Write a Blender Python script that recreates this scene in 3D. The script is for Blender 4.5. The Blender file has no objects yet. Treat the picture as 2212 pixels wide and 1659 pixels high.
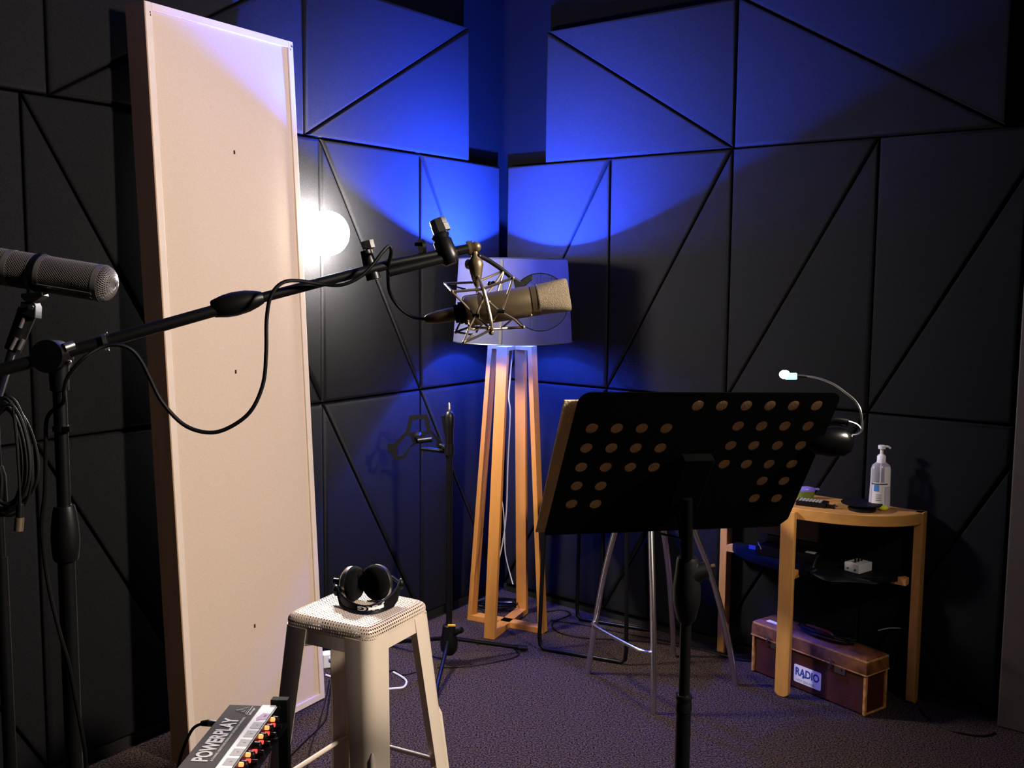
import bpy, bmesh, math, random
from mathutils import Vector as V, Matrix
random.seed(7)
sc = bpy.context.scene
COL = sc.collection
# ---------------------------------------------------------------- camera
F = 2215.579; PITCH = .106983; ROLL = .007808
CP = V((.050743, -4.966876, 1.570183))
_c, _s = math.cos(PITCH), math.sin(PITCH)
FW = V((0, _c, -_s)); UP0 = V((0, _s, _c)); RT0 = V((1, 0, 0))
RT = RT0 * math.cos(ROLL) + UP0 * math.sin(ROLL)
UP = UP0 * math.cos(ROLL) - RT0 * math.sin(ROLL)
cam = bpy.data.cameras.new('camera'); co = bpy.data.objects.new('camera', cam); COL.objects.link(co)
cam.sensor_width = 36; cam.sensor_fit = 'HORIZONTAL'; cam.lens = F / 2212 * 36
cam.clip_start = .02; cam.clip_end = 60
co.matrix_world = Matrix(((RT.x, UP.x, -FW.x, CP.x), (RT.y, UP.y, -FW.y, CP.y), (RT.z, UP.z, -FW.z, CP.z), (0, 0, 0, 1)))
sc.camera = co
# ---------------------------------------------------------------- world, lights, exposure
w = bpy.data.worlds.new('world'); sc.world = w; w.use_nodes = True
w.node_tree.nodes['Background'].inputs[0].default_value = (.8, .85, 1, 1)
w.node_tree.nodes['Background'].inputs[1].default_value = .004
vs = sc.view_settings; vs.view_transform = 'Standard'; vs.look = 'None'; vs.gamma = 1; vs.exposure = 0; vs.use_curve_mapping = False
KEY = V((1.95, -3.74, 2.45))
kl = bpy.data.lights.new('key_spot', 'SPOT'); kl.energy = 600; kl.color = (1, .87, .74); kl.shadow_soft_size = .15
kl.spot_size = math.radians(104); kl.spot_blend = 1
ko = bpy.data.objects.new('key_spot', kl); COL.objects.link(ko); ko.location = KEY
ko.rotation_euler = (V((-1.3, -2.0, 1.0)) - KEY).to_track_quat('-Z', 'Y').to_euler()
WHITE_W = 150.0; WHITE_ROOM = 1.0      # the white bulb on the left wall
BLUE_W = 5600.0; BLUE_DOWN = .05        # the blue bulb in the floor lamp
# ---------------------------------------------------------------- directions of the two walls (panel faces meet at x=y=0)
TL, TR = 4.104156, -.689118
dL = V((math.cos(TL), math.sin(TL), 0)); dR = V((math.cos(TR), math.sin(TR), 0))
nL = V((-dL.y, dL.x, 0)); nR = V((dR.y, -dR.x, 0)); Z = V((0, 0, 1))
def ray(u, v): return FW + RT * ((u - 1106) / F) - UP * ((v - 829.5) / F)
def at(u, v, d): return CP + ray(u, v) * d
def onz(u, v, z=0.0):
    r = ray(u, v); return CP + r * ((z - CP.z) / r.z)
def onpl(u, v, p, n):
    r = ray(u, v); return CP + r * (n.dot(p - CP) / n.dot(r))
# ---------------------------------------------------------------- materials
def mat(name, col, rough=.6, metal=0., nscale=0, namt=.0, bump=0., bscale=None, emis=None, estr=0., trans=0., ior=1.45, stretch=None, alpha=None, spec=None, col2=None, sheen=0, ramp=(.32, .68)):
    m = bpy.data.materials.new(name); m.use_nodes = True
    nt = m.node_tree; N = nt.nodes; L = nt.links; b = N['Principled BSDF']
    b.inputs['Base Color'].default_value = (*col, 1); b.inputs['Roughness'].default_value = rough; b.inputs['Metallic'].default_value = metal
    if spec is not None: b.inputs['Specular IOR Level'].default_value = spec
    if sheen: b.inputs['Sheen Weight'].default_value = sheen
    if emis: b.inputs['Emission Color'].default_value = (*emis, 1); b.inputs['Emission Strength'].default_value = estr
    if trans: b.inputs['Transmission Weight'].default_value = trans; b.inputs['IOR'].default_value = ior
    if nscale or bump:
        tc = N.new('ShaderNodeTexCoord'); mp = N.new('ShaderNodeMapping'); L.new(tc.outputs['Object'], mp.inputs[0])
        if stretch: mp.inputs['Scale'].default_value = stretch
    if nscale:
        nz = N.new('ShaderNodeTexNoise'); nz.inputs['Scale'].default_value = nscale; nz.inputs['Detail'].default_value = 6; nz.inputs['Roughness'].default_value = .65
        L.new(mp.outputs[0], nz.inputs['Vector'])
        cr = N.new('ShaderNodeValToRGB'); c2 = col2 or tuple(min(1, c * (1 + namt)) for c in col); c1 = tuple(c * (1 - namt) for c in col)
        cr.color_ramp.elements[0].color = (*c1, 1); cr.color_ramp.elements[1].color = (*c2, 1)
        cr.color_ramp.elements[0].position = ramp[0]; cr.color_ramp.elements[1].position = ramp[1]
        L.new(nz.outputs[0], cr.inputs[0]); L.new(cr.outputs[0], b.inputs['Base Color'])
    if bump:
        n2 = N.new('ShaderNodeTexNoise'); n2.inputs['Scale'].default_value = bscale or nscale; n2.inputs['Detail'].default_value = 3
        L.new(mp.outputs[0], n2.inputs['Vector'])
        bp = N.new('ShaderNodeBump'); bp.inputs['Strength'].default_value = bump; bp.inputs['Distance'].default_value = .004
        L.new(n2.outputs[0], bp.inputs['Height']); L.new(bp.outputs[0], b.inputs['Normal'])
    return m
MT = dict(
 panel=mat('panel_fabric', (.011, .011, .0118), 1, nscale=300, namt=.35, bump=.25, bscale=380, spec=.03),
 wall=mat('wall_paint', (.0018, .0018, .002), .95, nscale=6, namt=.1, spec=.04),
 carpet=mat('carpet', (.046, .031, .026), 1, nscale=170, namt=.9, bump=1, bscale=150, spec=.02, ramp=(.42, .6)),
 base=mat('baseboard_black', (.006, .006, .006), .6),
 trim=mat('post_brown', (.05, .035, .028), .7, nscale=20, namt=.1),
 ceil=mat('ceiling_paint', (.055, .055, .055), .9),
 cream_frame=mat('cream_frame', (.74, .62, .5), .5, nscale=15, namt=.04),
 cream_side=mat('brown_side', (.38, .23, .125), .6, nscale=30, namt=.12, stretch=(1, 1, .1)),
 cream_cloth=mat('cream_cloth', (.64, .51, .39), .95, nscale=260, namt=.07, bump=.15, bscale=400, spec=.1),
 mark=mat('dark_mark', (.03, .025, .02), .8),
 oak_lamp=mat('lamp_oak', (.45, .185, .035), .5, nscale=14, namt=.16, stretch=(1, 1, .12)),
 oak=mat('table_oak', (.56, .27, .07), .45, nscale=26, namt=.2, stretch=(1, 1, .12)),
 oak_top=mat('table_top_oak', (.56, .27, .07), .35, nscale=22, namt=.2, stretch=(.18, 1, 1)),
 black=mat('black_metal', (.0025, .0025, .0028), .4, spec=.25),
 blackm=mat('black_matte', (.003, .003, .003), .7, spec=.15),
 plastic=mat('black_plastic', (.003, .003, .0033), .38, spec=.3),
 rubber=mat('black_rubber', (.003, .003, .003), .5, spec=.25),
 cable=mat('cable_black', (.002, .002, .002), .5, spec=.12),
 deskm=mat('desk_black', (.0012, .0012, .0012), .95, spec=.02),
 chrome=mat('chrome', (.75, .74, .75), .24, 1),
 steel=mat('steel', (.42, .41, .4), .32, 1),
 champ=mat('champagne_nickel', (.19, .145, .085), .4, .7),
 champ_grille=mat('champagne_mesh', (.22, .17, .11), .55, .4, nscale=900, namt=.55, bump=.6, bscale=900),
 rod=mat('rod_nickel', (.32, .26, .19), .35, .7),
 greymesh=mat('grey_mesh_wire', (.17, .155, .155), .45, .5),
 greyring=mat('grey_ring', (.23, .21, .205), .35, .6),
 stool=mat('stool_cream', (.63, .53, .42), .38, nscale=8, namt=.03),
 white=mat('white_plastic', (.8, .8, .82), .4),
 whitecord=mat('white_cord', (.62, .6, .64), .5),
 silver=mat('silver_box', (.62, .62, .63), .5, .1),
 rackgrey=mat('rack_grey', (.085, .078, .072), .85, nscale=60, namt=.06, spec=.12),
 label=mat('label_white', (.84, .8, .76), .6),
 labelgrey=mat('label_grey', (.36, .34, .32), .6),
 purple=mat('label_purple', (.42, .24, .4), .6),
 print=mat('print_grey', (.52, .5, .47), .5),
 ink=mat('ink_dark', (.04, .04, .045), .6),
 blueink=mat('ink_blue', (.03, .06, .34), .5),
 cushion=mat('velour', (.004, .0035, .0035), 1, nscale=300, namt=.3, sheen=.04, spec=.05),
 leather=mat('leather_dark', (.05, .009, .005), .5, nscale=14, namt=.35, bump=.2, bscale=160),
 leatherlid=mat('leather_tan', (.06, .013, .005), .5, nscale=17, namt=.4, bump=.3, bscale=120, col2=(.22, .075, .02)),
 leatheredge=mat('leather_edge', (.42, .19, .055), .55, nscale=40, namt=.5),
 felt=mat('felt_beige', (.62, .5, .36), 1, nscale=220, namt=.12, bump=.9, bscale=260, spec=.05),
 yellow=mat('yellow_foam', (.75, .8, .03), .7),
 purp2=mat('wrapper_purple', (.22, .16, .62), .3), green=mat('wrapper_green', (.12, .17, .03), .5),
 blueled=mat('blue_lamp_window', (.02, .03, .3), .3, emis=(.02, .05, 1), estr=.35),
 orange=mat('knob_glow_orange', (.3, .08, .02), .4, emis=(1, .22, .06), estr=2.6),
 red=mat('led_reflection_red', (.3, .02, .02), .4, emis=(1, .07, .05), estr=1.4),  # emission stands in for the red reflection of the orange LEDs
 yel=mat('clutch_yellow', (.75, .4, .03), .5),
 browndk=mat('brown_box', (.06, .02, .01), .5),
 clipblack=mat('clip_black', (.0015, .0015, .0017), .22, spec=.35),
 blueicon=mat('icon_blue', (.06, .25, .65), .4),
)
def emitter(name, col, s):
    m = bpy.data.materials.new(name); m.use_nodes = True; nt = m.node_tree
    nt.nodes.remove(nt.nodes['Principled BSDF']); e = nt.nodes.new('ShaderNodeEmission')
    e.inputs[0].default_value = (*col, 1); e.inputs[1].default_value = s
    nt.links.new(e.outputs[0], nt.nodes['Material Output'].inputs[0]); return m
def clear_mat(name, col, rough, tr):   # thin clear plastic: part see-through, part glossy
    m = bpy.data.materials.new(name); m.use_nodes = True; nt = m.node_tree; N = nt.nodes; L = nt.links
    b = N['Principled BSDF']; b.inputs['Base Color'].default_value = (*col, 1); b.inputs['Roughness'].default_value = rough
    t = N.new('ShaderNodeBsdfTransparent'); mx = N.new('ShaderNodeMixShader'); fr = N.new('ShaderNodeLayerWeight'); fr.inputs[0].default_value = .35
    mp = N.new('ShaderNodeMapRange'); mp.inputs[3].default_value = tr; mp.inputs[4].default_value = .85
    L.new(fr.outputs['Facing'], mp.inputs[0]); L.new(mp.outputs[0], mx.inputs[0])
    L.new(t.outputs[0], mx.inputs[1]); L.new(b.outputs[0], mx.inputs[2]); L.new(mx.outputs[0], N['Material Output'].inputs[0])
    return m
MT['clear'] = clear_mat('clear_bottle', (.75, .72, .8), .15, .28)
MT['gel'] = clear_mat('clear_gel', (.72, .68, .74), .3, .55)
def shade_mat():
    m = bpy.data.materials.new('shade_fabric'); m.use_nodes = True; nt = m.node_tree; N = nt.nodes; L = nt.links
    b = N['Principled BSDF']; b.inputs['Base Color'].default_value = (.03, .0295, .032, 1); b.inputs['Roughness'].default_value = .9
    t = N.new('ShaderNodeBsdfTranslucent'); t.inputs[0].default_value = (.085, .085, .09, 1)
    ad = N.new('ShaderNodeAddShader'); L.new(b.outputs[0], ad.inputs[0]); L.new(t.outputs[0], ad.inputs[1])
    tc = N.new('ShaderNodeTexCoord'); nz = N.new('ShaderNodeTexNoise'); nz.inputs['Scale'].default_value = 300
    bp = N.new('ShaderNodeBump'); bp.inputs['Strength'].default_value = .2; bp.inputs['Distance'].default_value = .002
    L.new(tc.outputs['Object'], nz.inputs[0]); L.new(nz.outputs[0], bp.inputs['Height']); L.new(bp.outputs[0], b.inputs['Normal'])
    L.new(ad.outputs[0], N['Material Output'].inputs[0]); return m
MT['shade'] = shade_mat()
MT['lining'] = mat('shade_lining', (.4, .4, .4), .8)
def see_through(m, col):            # lets light from the far side glow through a thin fibre board
    nt = m.node_tree; t = nt.nodes.new('ShaderNodeBsdfTranslucent'); t.inputs[0].default_value = (*col, 1); ad = nt.nodes.new('ShaderNodeAddShader')
    nt.links.new(nt.nodes['Principled BSDF'].outputs[0], ad.inputs[0]); nt.links.new(t.outputs[0], ad.inputs[1]); nt.links.new(ad.outputs[0], nt.nodes['Material Output'].inputs[0])
see_through(MT['felt'], (.16, .115, .065)); see_through(MT['lining'], (.45, .45, .45))
MT['seam'] = mat('shade_seam', (.06, .056, .054), .9)
# ---------------------------------------------------------------- mesh builder
class M:
    def __init__(s): s.bm = bmesh.new()
    def quad(s, pts): s.bm.faces.new([s.bm.verts.new(p) for p in pts]); return s
    def obox(s, c, a, b, d):
        c = V(c); vs_ = [s.bm.verts.new(c + a * i + b * j + d * k) for i in (-1, 1) for j in (-1, 1) for k in (-1, 1)]
        for f in ((0, 1, 3, 2), (4, 6, 7, 5), (0, 4, 5, 1), (2, 3, 7, 6), (0, 2, 6, 4), (1, 5, 7, 3)): s.bm.faces.new([vs_[i] for i in f])
        return s
    def box(s, c, sx, sy, sz, rot=None):
        R = rot or Matrix.Identity(3)
        return s.obox(c, R @ V((sx / 2, 0, 0)), R @ V((0, sy / 2, 0)), R @ V((0, 0, sz / 2)))
    def bar(s, p, q, wa, wd, up=Z):     # rectangular bar from p to q, wa across, wd along 'up'
        p, q = V(p), V(q); d = (q - p); x = d.normalized(); side = x.cross(up).normalized(); u = side.cross(x).normalized()
        return s.obox((p + q) / 2, d / 2, side * wa / 2, u * wd / 2)
    def loft(s, loops, cap=True, close=True):
        R = [[s.bm.verts.new(p) for p in lp] for lp in loops]; n = len(R[0])
        for a, b in zip(R, R[1:]):
            for i in range(n if close else n - 1):
                j = (i + 1) % n
                try: s.bm.faces.new((a[i], a[j], b[j], b[i]))
                except ValueError: pass
        if cap and close:
            s.bm.faces.new(R[0][::-1]); s.bm.faces.new(R[-1])
        return s
    def lathe(s, p, ax, prof, seg=24, cap=True, sx=1., side=None, sd=1.):
        p = V(p); ax = V(ax).normalized(); e1 = V(side) if side else (ax.cross(V((0, 0, 1))) if abs(ax.z) < .95 else V((1, 0, 0)))
        e1 = (e1 - ax * e1.dot(ax)).normalized(); e2 = ax.cross(e1)
        return s.loft([[p + ax * t + (e1 * math.cos(2 * math.pi * k / seg) * sx + e2 * math.sin(2 * math.pi * k / seg) * sd) * max(r, 1e-4) for k in range(seg)] for t, r in prof], cap)
    def tube(s, pts, r, seg=8, smooth=0, closed=False):
        pts = [V(p) for p in pts]
        if smooth: pts = spline(pts, smooth, closed)
        n = len(pts); T = []
        for i in range(n):
            a = pts[(i - 1) % n] if closed or i else pts[0]; b = pts[(i + 1) % n] if closed or i < n - 1 else pts[-1]
            T.append((b - a).normalized())
        e = T[0].cross(Z); e = e.normalized() if e.length > .01 else V((1, 0, 0))
        loops = []
        for i in range(n):
            e = (e - T[i] * e.dot(T[i])); e = e.normalized() if e.length > 1e-6 else T[i].orthogonal().normalized()
            f = T[i].cross(e); rr = r[i] if isinstance(r, (list, tuple)) else r
            loops.append([pts[i] + (e * math.cos(2 * math.pi * k / seg) + f * math.sin(2 * math.pi * k / seg)) * rr for k in range(seg)])
        if closed: loops.append(loops[0]); return s.loft(loops, False)
        return s.loft(loops)
    def sphere(s, c, r, seg=16, sc_=(1, 1, 1)):
        m4 = Matrix.Translation(V(c)) @ Matrix.Diagonal((*[r * k for k in sc_], 1))
        bmesh.ops.create_uvsphere(s.bm, u_segments=seg, v_segments=max(6, seg // 2), radius=1, matrix=m4); return s
    def prism(s, poly, ext):            # planar polygon extruded by vector
        a = [V(p) for p in poly]; s.loft([a, [p + ext for p in a]]); return s
    def holed(s, outer, holes, ext):    # planar outline with holes, extruded
        edges = []
        for lp in [outer] + holes:
            vs_ = [s.bm.verts.new(p) for p in lp]
            edges += [s.bm.edges.new((vs_[i], vs_[(i + 1) % len(vs_)])) for i in range(len(vs_))]
        r = bmesh.ops.triangle_fill(s.bm, edges=edges, use_beauty=True)
        fs = [g for g in r['geom'] if isinstance(g, bmesh.types.BMFace)]
        r = bmesh.ops.extrude_face_region(s.bm, geom=fs)
        bmesh.ops.translate(s.bm, vec=ext, verts=[g for g in r['geom'] if isinstance(g, bmesh.types.BMVert)])
        return s
def spline(P, n, closed=False):
    out = []; m = len(P)
    for i in range(m if closed else m - 1):
        g = lambda k: P[k % m] if closed else P[max(0, min(m - 1, k))]
        a, b, c, d = g(i - 1), g(i), g(i + 1), g(i + 2)
        for k in range(n):
            t = k / n
            out.append(.5 * ((2 * b) + (c - a) * t + (2 * a - 5 * b + 4 * c - d) * t * t + (3 * b - a - 3 * c + d) * t ** 3))
    if not closed: out.append(P[-1])
    return out
BASE = {}
def put(name, m, mt, origin, bevel=0, seg=2, solid=0, ang=38):
    bm = m.bm; bmesh.ops.recalc_face_normals(bm, faces=bm.faces)
    if solid: bmesh.ops.solidify(bm, geom=bm.faces[:], thickness=solid); bmesh.ops.recalc_face_normals(bm, faces=bm.faces)
    for v in bm.verts: v.co -= origin
    for f in bm.faces: f.smooth = True
    me = bpy.data.meshes.new(name); bm.to_mesh(me); bm.free()
    me.set_sharp_from_angle(angle=math.radians(ang))
    me.materials.append(MT[mt] if isinstance(mt, str) else mt)
    o = bpy.data.objects.new(name, me); COL.objects.link(o)
    if bevel:
        md = o.modifiers.new('bevel', 'BEVEL'); md.width = bevel; md.segments = seg; md.limit_method = 'ANGLE'; md.angle_limit = math.radians(40); md.harden_normals = True
    return o
def thing(name, label, cat, loc, group=None):
    o = bpy.data.objects.new(name, None); COL.objects.link(o); o.location = V(loc); o.empty_display_size = .05
    o['label'] = label; o['category'] = cat
    if group: o['group'] = group
    BASE[o.name] = V(loc); return o
def part(name, m, mt, parent, label=None, **k):
    o = put(name, m, mt, BASE[parent.name], **k); o.parent = parent; BASE[o.name] = BASE[parent.name]
    if label: o['label'] = label
    return o
def solo(name, m, mt, label, cat, loc, group=None, **k):
    o = put(name, m, mt, V(loc), **k); o.location = V(loc); BASE[o.name] = V(loc); o['label'] = label; o['category'] = cat
    if group: o['group'] = group
    return o
def struct(name, m, mt, **k):
    o = put(name, m, mt, V((0, 0, 0)), **k); o['kind'] = 'structure'; BASE[o.name] = V((0, 0, 0)); return o
def text_bm(txt, size, ext=.0004, outline=0, align='LEFT', bold=0):
    cu = bpy.data.curves.new('t', 'FONT'); cu.body = txt; cu.size = size; cu.align_x = align
    if outline: cu.fill_mode = 'NONE'; cu.bevel_depth = outline; cu.bevel_resolution = 0
    else: cu.extrude = ext; cu.offset = bold
    cu.resolution_u = 3
    o = bpy.data.objects.new('t', cu); COL.objects.link(o)
    dg = bpy.context.evaluated_depsgraph_get(); me = bpy.data.meshes.new_from_object(o.evaluated_get(dg))
    m = M(); m.bm.from_mesh(me)
    bpy.data.objects.remove(o); bpy.data.curves.remove(cu); bpy.data.meshes.remove(me); return m
def xform(m, p, ex, ey, sx=1.):
    p, ex, ey = V(p), V(ex).normalized(), V(ey).normalized(); ez = ex.cross(ey)
    for v in m.bm.verts: v.co = p + ex * v.co.x * sx + ey * v.co.y + ez * v.co.z
    return m
def circle(c, ex, ey, r, n=20): return [c + ex * (r * math.cos(2 * math.pi * k / n)) + ey * (r * math.sin(2 * math.pi * k / n)) for k in range(n)]
# ================================================================= ROOM
D = .05; B = 1.02; A = .592; Z0 = .04; Z1 = Z0 + B; Z2 = Z1 + B; ZA = Z2 + A; HC = 3.0
def solve2(a, b, ra, rb):
    det = a.x * b.y - a.y * b.x; return V(((ra * b.y - rb * a.y) / det, (a.x * rb - b.x * ra) / det, 0))
WC = solve2(nL, nR, -D, -D)             # corner of the wall faces behind the panels
SL, SR = 3.3, 2.42
m = M(); pl = WC + dL * SL; m.prism([WC, pl, pl - nL * .12, WC - nL * .12 - nR * .12], Z * HC); struct('wall_left', m, 'wall')
m = M(); pr = WC + dR * SR; m.prism([WC - nL * .002, pr, pr - nR * .12, WC - nR * .12 - nL * .12], Z * HC); struct('wall_right', m, 'wall')
poly = [WC - nL * .1 - nR * .1, pr + V((.15, .1, 0)), V((3.2, -2.6, 0)), V((3.2, -5.6, 0)), V((-3.4, -5.6, 0)), pl + V((-.3, -.2, 0))]
m = M(); m.prism([p - Z * .05 for p in poly], Z * .05); struct('floor', m, 'carpet')
m = M(); m.prism([p + Z * HC for p in poly], Z * .05); struct('ceiling', m, 'ceil')
m = M(); m.prism([WC + dL * .06, WC + dL * SL, WC + dL * SL + nL * .03, WC + dL * .06 + nL * .03], Z * .035); struct('baseboard_left', m, 'base')
m = M(); m.prism([WC + dR * .06, WC + dR * 2.3, WC + dR * 2.3 + nR * .03, WC + dR * .06 + nR * .03], Z * .035); struct('baseboard_right', m, 'base')
m = M(); q = dR * 2.32 - nR * D; m.prism([q, q + dR * .14, q + dR * .14 + nR * .09, q + nR * .09], Z * HC); struct('trim_1', m, 'trim', bevel=.006)

def inset(poly, d):
    n = len(poly); out = []
    ar = sum(poly[i][0] * poly[(i + 1) % n][1] - poly[(i + 1) % n][0] * poly[i][1] for i in range(n))
    if ar < 0: poly = poly[::-1]
    for i in range(n):
        (x0, y0), (x1, y1), (x2, y2) = poly[i - 1], poly[i], poly[(i + 1) % n]
        d1 = V((x1 - x0, y1 - y0)).normalized(); d2 = V((x2 - x1, y2 - y1)).normalized()
        n1 = V((-d1.y, d1.x)); n2 = V((-d2.y, d2.x)); bis = (n1 + n2); k = 2 * d / bis.length_squared
        out.append((x1 + bis.x * k, y1 + bis.y * k))
    return out
def clip(poly, smax):
    out = []
    for i in range(len(poly)):
        a, b = poly[i - 1], poly[i]
        if (a[0] <= smax) != (b[0] <= smax):
            t = (smax - a[0]) / (b[0] - a[0]); out.append((smax, a[1] + t * (b[1] - a[1])))
        if b[0] <= smax: out.append(b)
    return out
def tri_panel(poly, d, n, side, label, smax):
    poly = clip(poly, smax)
    if len(poly) < 3: return
    p0 = inset(poly, .0034); p1 = inset(poly, .0185); ch = .011
    if min((V(p1[i]) - V(p1[i - 1])).length for i in range(len(p1))) < .02: return
    c = d * (sum(p[0] for p in p0) / len(p0)) + Z * min(p[1] for p in p0) - n * D
    W = lambda p, t: d * p[0] + Z * p[1] - n * t
    m = M(); m.loft([[W(p, D - .0005) for p in p0], [W(p, ch) for p in p0], [W(p, .003) for p in inset(poly, .009)], [W(p, 0) for p in p1]])
    solo('acoustic_tile', m, 'panel', label, 'wall panel', c, 'triangular acoustic panels on the ' + side, ang=60)
ORD = ['first', 'second', 'third', 'fourth', 'fifth', 'sixth']
for side, d, n, s0, sA, smax in (('left wall', dL, nL, .015, .257, 3.2), ('right wall', dR, nR, .019, .246, 2.305)):
    left = side[0] == 'l'
    for row, za, zb in (('bottom', Z0, Z1), ('middle', Z1, Z2)):
        for k in range(5 if left else 4):
            a, b = s0 + k * A, s0 + (k + 1) * A
            if left and row == 'bottom' and k > 4: continue
            # diagonal runs from the top at the far end (b) down to the bottom at the corner end (a)
            for half, tri in (('upper', [(a, za), (a, zb), (b, zb)]), ('lower', [(a, za), (b, za), (b, zb)])):
                tri_panel(tri, d, n, side, f'black fabric triangle, {half} half of {ORD[k]} upright panel from room corner, {row} row, {side}', smax)
    for k in range(3 if left else 2):
        a, b = (sA + k * B, sA + (k + 1) * B) if left else (sA + k * .96, sA + .96 + k * 1.02)
        for half, tri in (('upper', [(a, ZA), (b, ZA), (b, Z2)]), ('lower', [(a, ZA), (a, Z2), (b, Z2)])):
            tri_panel(tri, d, n, side, f'black fabric triangle, {half} half of {ORD[k]} wide panel from room corner, top row, {side}', smax)
# ================================================================= FREESTANDING CREAM SCREEN
gb_l, gb_r = V((-.9584, -1.8568, 0)), V((-.6325, -1.3145, 0)); ge = (gb_r - gb_l).normalized(); gn = V((ge.y, -ge.x, 0))
tilt = .0473; gu = Z * math.cos(tilt) - gn * math.sin(tilt); gN = gn * math.cos(tilt) + Z * math.sin(tilt); GW = (gb_r - gb_l).length; GH = 2.373; GT = .085
G = lambda x, z, t=0.: gb_l + ge * x + gu * z - gN * t
bm_off = Z * (math.sin(tilt) * GT)
t = thing('acoustic_screen', 'tall cream fabric sound screen in thin wooden frame leaning on the left wall', 'screen', (gb_l + gb_r) / 2)
gb_l = gb_l + bm_off
fw_ = .024
m = M()
for (x0, x1, z0, z1) in ((0, fw_, 0, GH), (GW - fw_, GW, 0, GH), (fw_, GW - fw_, 0, fw_), (fw_, GW - fw_, GH - fw_, GH)):
    m.loft([[G(x0, z0, 0), G(x1, z0, 0), G(x1, z1, 0), G(x0, z1, 0)], [G(x0, z0, GT), G(x1, z0, GT), G(x1, z1, GT), G(x0, z1, GT)]])
part('frame', m, 'cream_frame', t, bevel=.002)
m = M(); m.loft([[G(-.004, 0, .001), G(-.004, GH, .001), G(.0, GH, .001), G(.0, 0, .001)], [G(-.004, 0, GT), G(-.004, GH, GT), G(.0, GH, GT), G(.0, 0, GT)]]); part('side_board', m, 'cream_side', t, label='brown wooden side')
nx, nz = 16, 40; m = M(); grid = []
for i in range(nx + 1):
    for j in range(nz + 1):
        x, z = i / nx, j / nz
        sag = .007 - .006 * (min(1, 4 * x * (1 - x) * 1.8)) * min(1, z * 12, (1 - z) * 12)
        grid.append(m.bm.verts.new(G(fw_ + x * (GW - 2 * fw_), fw_ + z * (GH - 2 * fw_), sag)))
for i in range(nx):
    for j in range(nz):
        k = i * (nz + 1) + j; m.bm.faces.new((grid[k], grid[k + nz + 1], grid[k + nz + 2], grid[k + 1]))
part('fabric', m, 'cream_cloth', t, ang=80)
m = M()
for (u, v) in ((506, 329), (509, 803), (550, 1352)):
    m = M(); p = onpl(u, v, G(0, 0, 0), gN); m.obox(p + gN * .001, ge * .0025, gu * .006, gN * .0012); part('mark', m, 'mark', t, label='small dark speck')
for (u, v) in ((629, 100), (631, 101), (628, 107), (324, 26), (325, 32)):
    m = M(); p = onpl(u, v, G(0, 0, 0), gN); m.obox(p + gN * .0006, ge * .0012, gu * .003, gN * .0006); part('mark', m, 'mark', t, label='small dark speck')
m = M(); m.loft([[G(.02, .02, GT - .006), G(GW - .02, .02, GT - .006), G(GW - .02, GH - .02, GT - .006), G(.02, GH - .02, GT - .006)], [G(.02, .02, GT - .001), G(GW - .02, .02, GT - .001), G(GW - .02, GH - .02, GT - .001), G(.02, GH - .02, GT - .001)]]); part('back_board', m, 'blackm', t)
# ================================================================= WHITE WALL LAMP
wl = at(711, 504, 3.84); wb = wl - nL * nL.dot(wl)
t = thing('wall_lamp', 'dazzling white bulb lamp on the left wall beside the cream screen', 'lamp', wb)
m = M(); m.lathe(wb, nL, [(0, .03), (.008, .03), (.012, .02)], 20); part('mounting_plate', m, 'white', t)
m = M(); m.lathe(wb, nL, [(.012, .014), (.02, .014), (.024, .018)], 16); part('socket', m, 'white', t)
def two_sided_emitter(o, axis, mats, cut=0.):      # faces looking along 'axis' use the first material, the rest the second
    o.data.materials.clear()
    for m_ in mats: o.data.materials.append(m_)
    for p_ in o.data.polygons: p_.material_index = 0 if p_.normal.dot(axis) > cut else 1
WHITE_R = .084
m = M(); m.sphere(wb + nL * .087, WHITE_R, 32)
ES = WHITE_W / (4 * math.pi ** 2 * WHITE_R ** 2)
MT['bulb_white'] = emitter('bulb_white', (1, .93, .86), ES); MT['bulb_white_dim'] = emitter('bulb_white_frosted', (1, .93, .86), ES * WHITE_ROOM)
two_sided_emitter(part('globe', m, 'bulb_white', t), -nL, (MT['bulb_white'], MT['bulb_white_dim']), .12)
# ================================================================= FLOOR LAMP
LC = V((.035, -.50, 0)); a1 = V((.393, .919, 0)).normalized(); b1 = V((.882, -.471, 0)).normalized()
t = thing('floor_lamp', 'wooden four-legged floor lamp with grey drum shade and blue bulb in the corner', 'lamp', LC)
RB, RTp, HT = .192, .108, 1.262
top_c = V((.05, -.515, 0))
for k, (dv, wv) in enumerate(((-a1, b1), (a1, b1), (-b1, a1), (b1, a1))):
    wv = V((-dv.y, dv.x, 0))
    p, q = LC + dv * RB, top_c + dv * RTp
    hw = .025
    loops = []
    for z_, c_ in ((0, p), (HT, q)):
        loops.append([c_ + Z * z_ + wv * hw, c_ + Z * z_ - wv * hw, c_ + Z * z_ - wv * hw - dv * .022, c_ + Z * z_ + wv * hw - dv * .022])
    m = M(); m.loft(loops); part('leg', m, 'oak_lamp', t, bevel=.0015)
m = M()
for dv in (a1, b1): m.bar(LC - dv * (RB - .022) + Z * .013, LC + dv * (RB - .022) + Z * .013, .05, .026)
part('base_cross', m, 'oak_lamp', t, bevel=.0015)
m = M()
for dv in (a1, b1): m.bar(top_c - dv * (RTp - .02) + Z * (HT - .009), top_c + dv * (RTp - .02) + Z * (HT - .009), .05, .018)
part('top_cross', m, 'oak_lamp', t, bevel=.0015)
ST, SB, rT, rB = 1.634, 1.279, .235, .258; shc = V((.052, -.511, 0))
m = M(); m.lathe(top_c, Z, [(HT, .009), (1.44, .009)], 12); part('stem', m, 'white', t)
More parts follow.
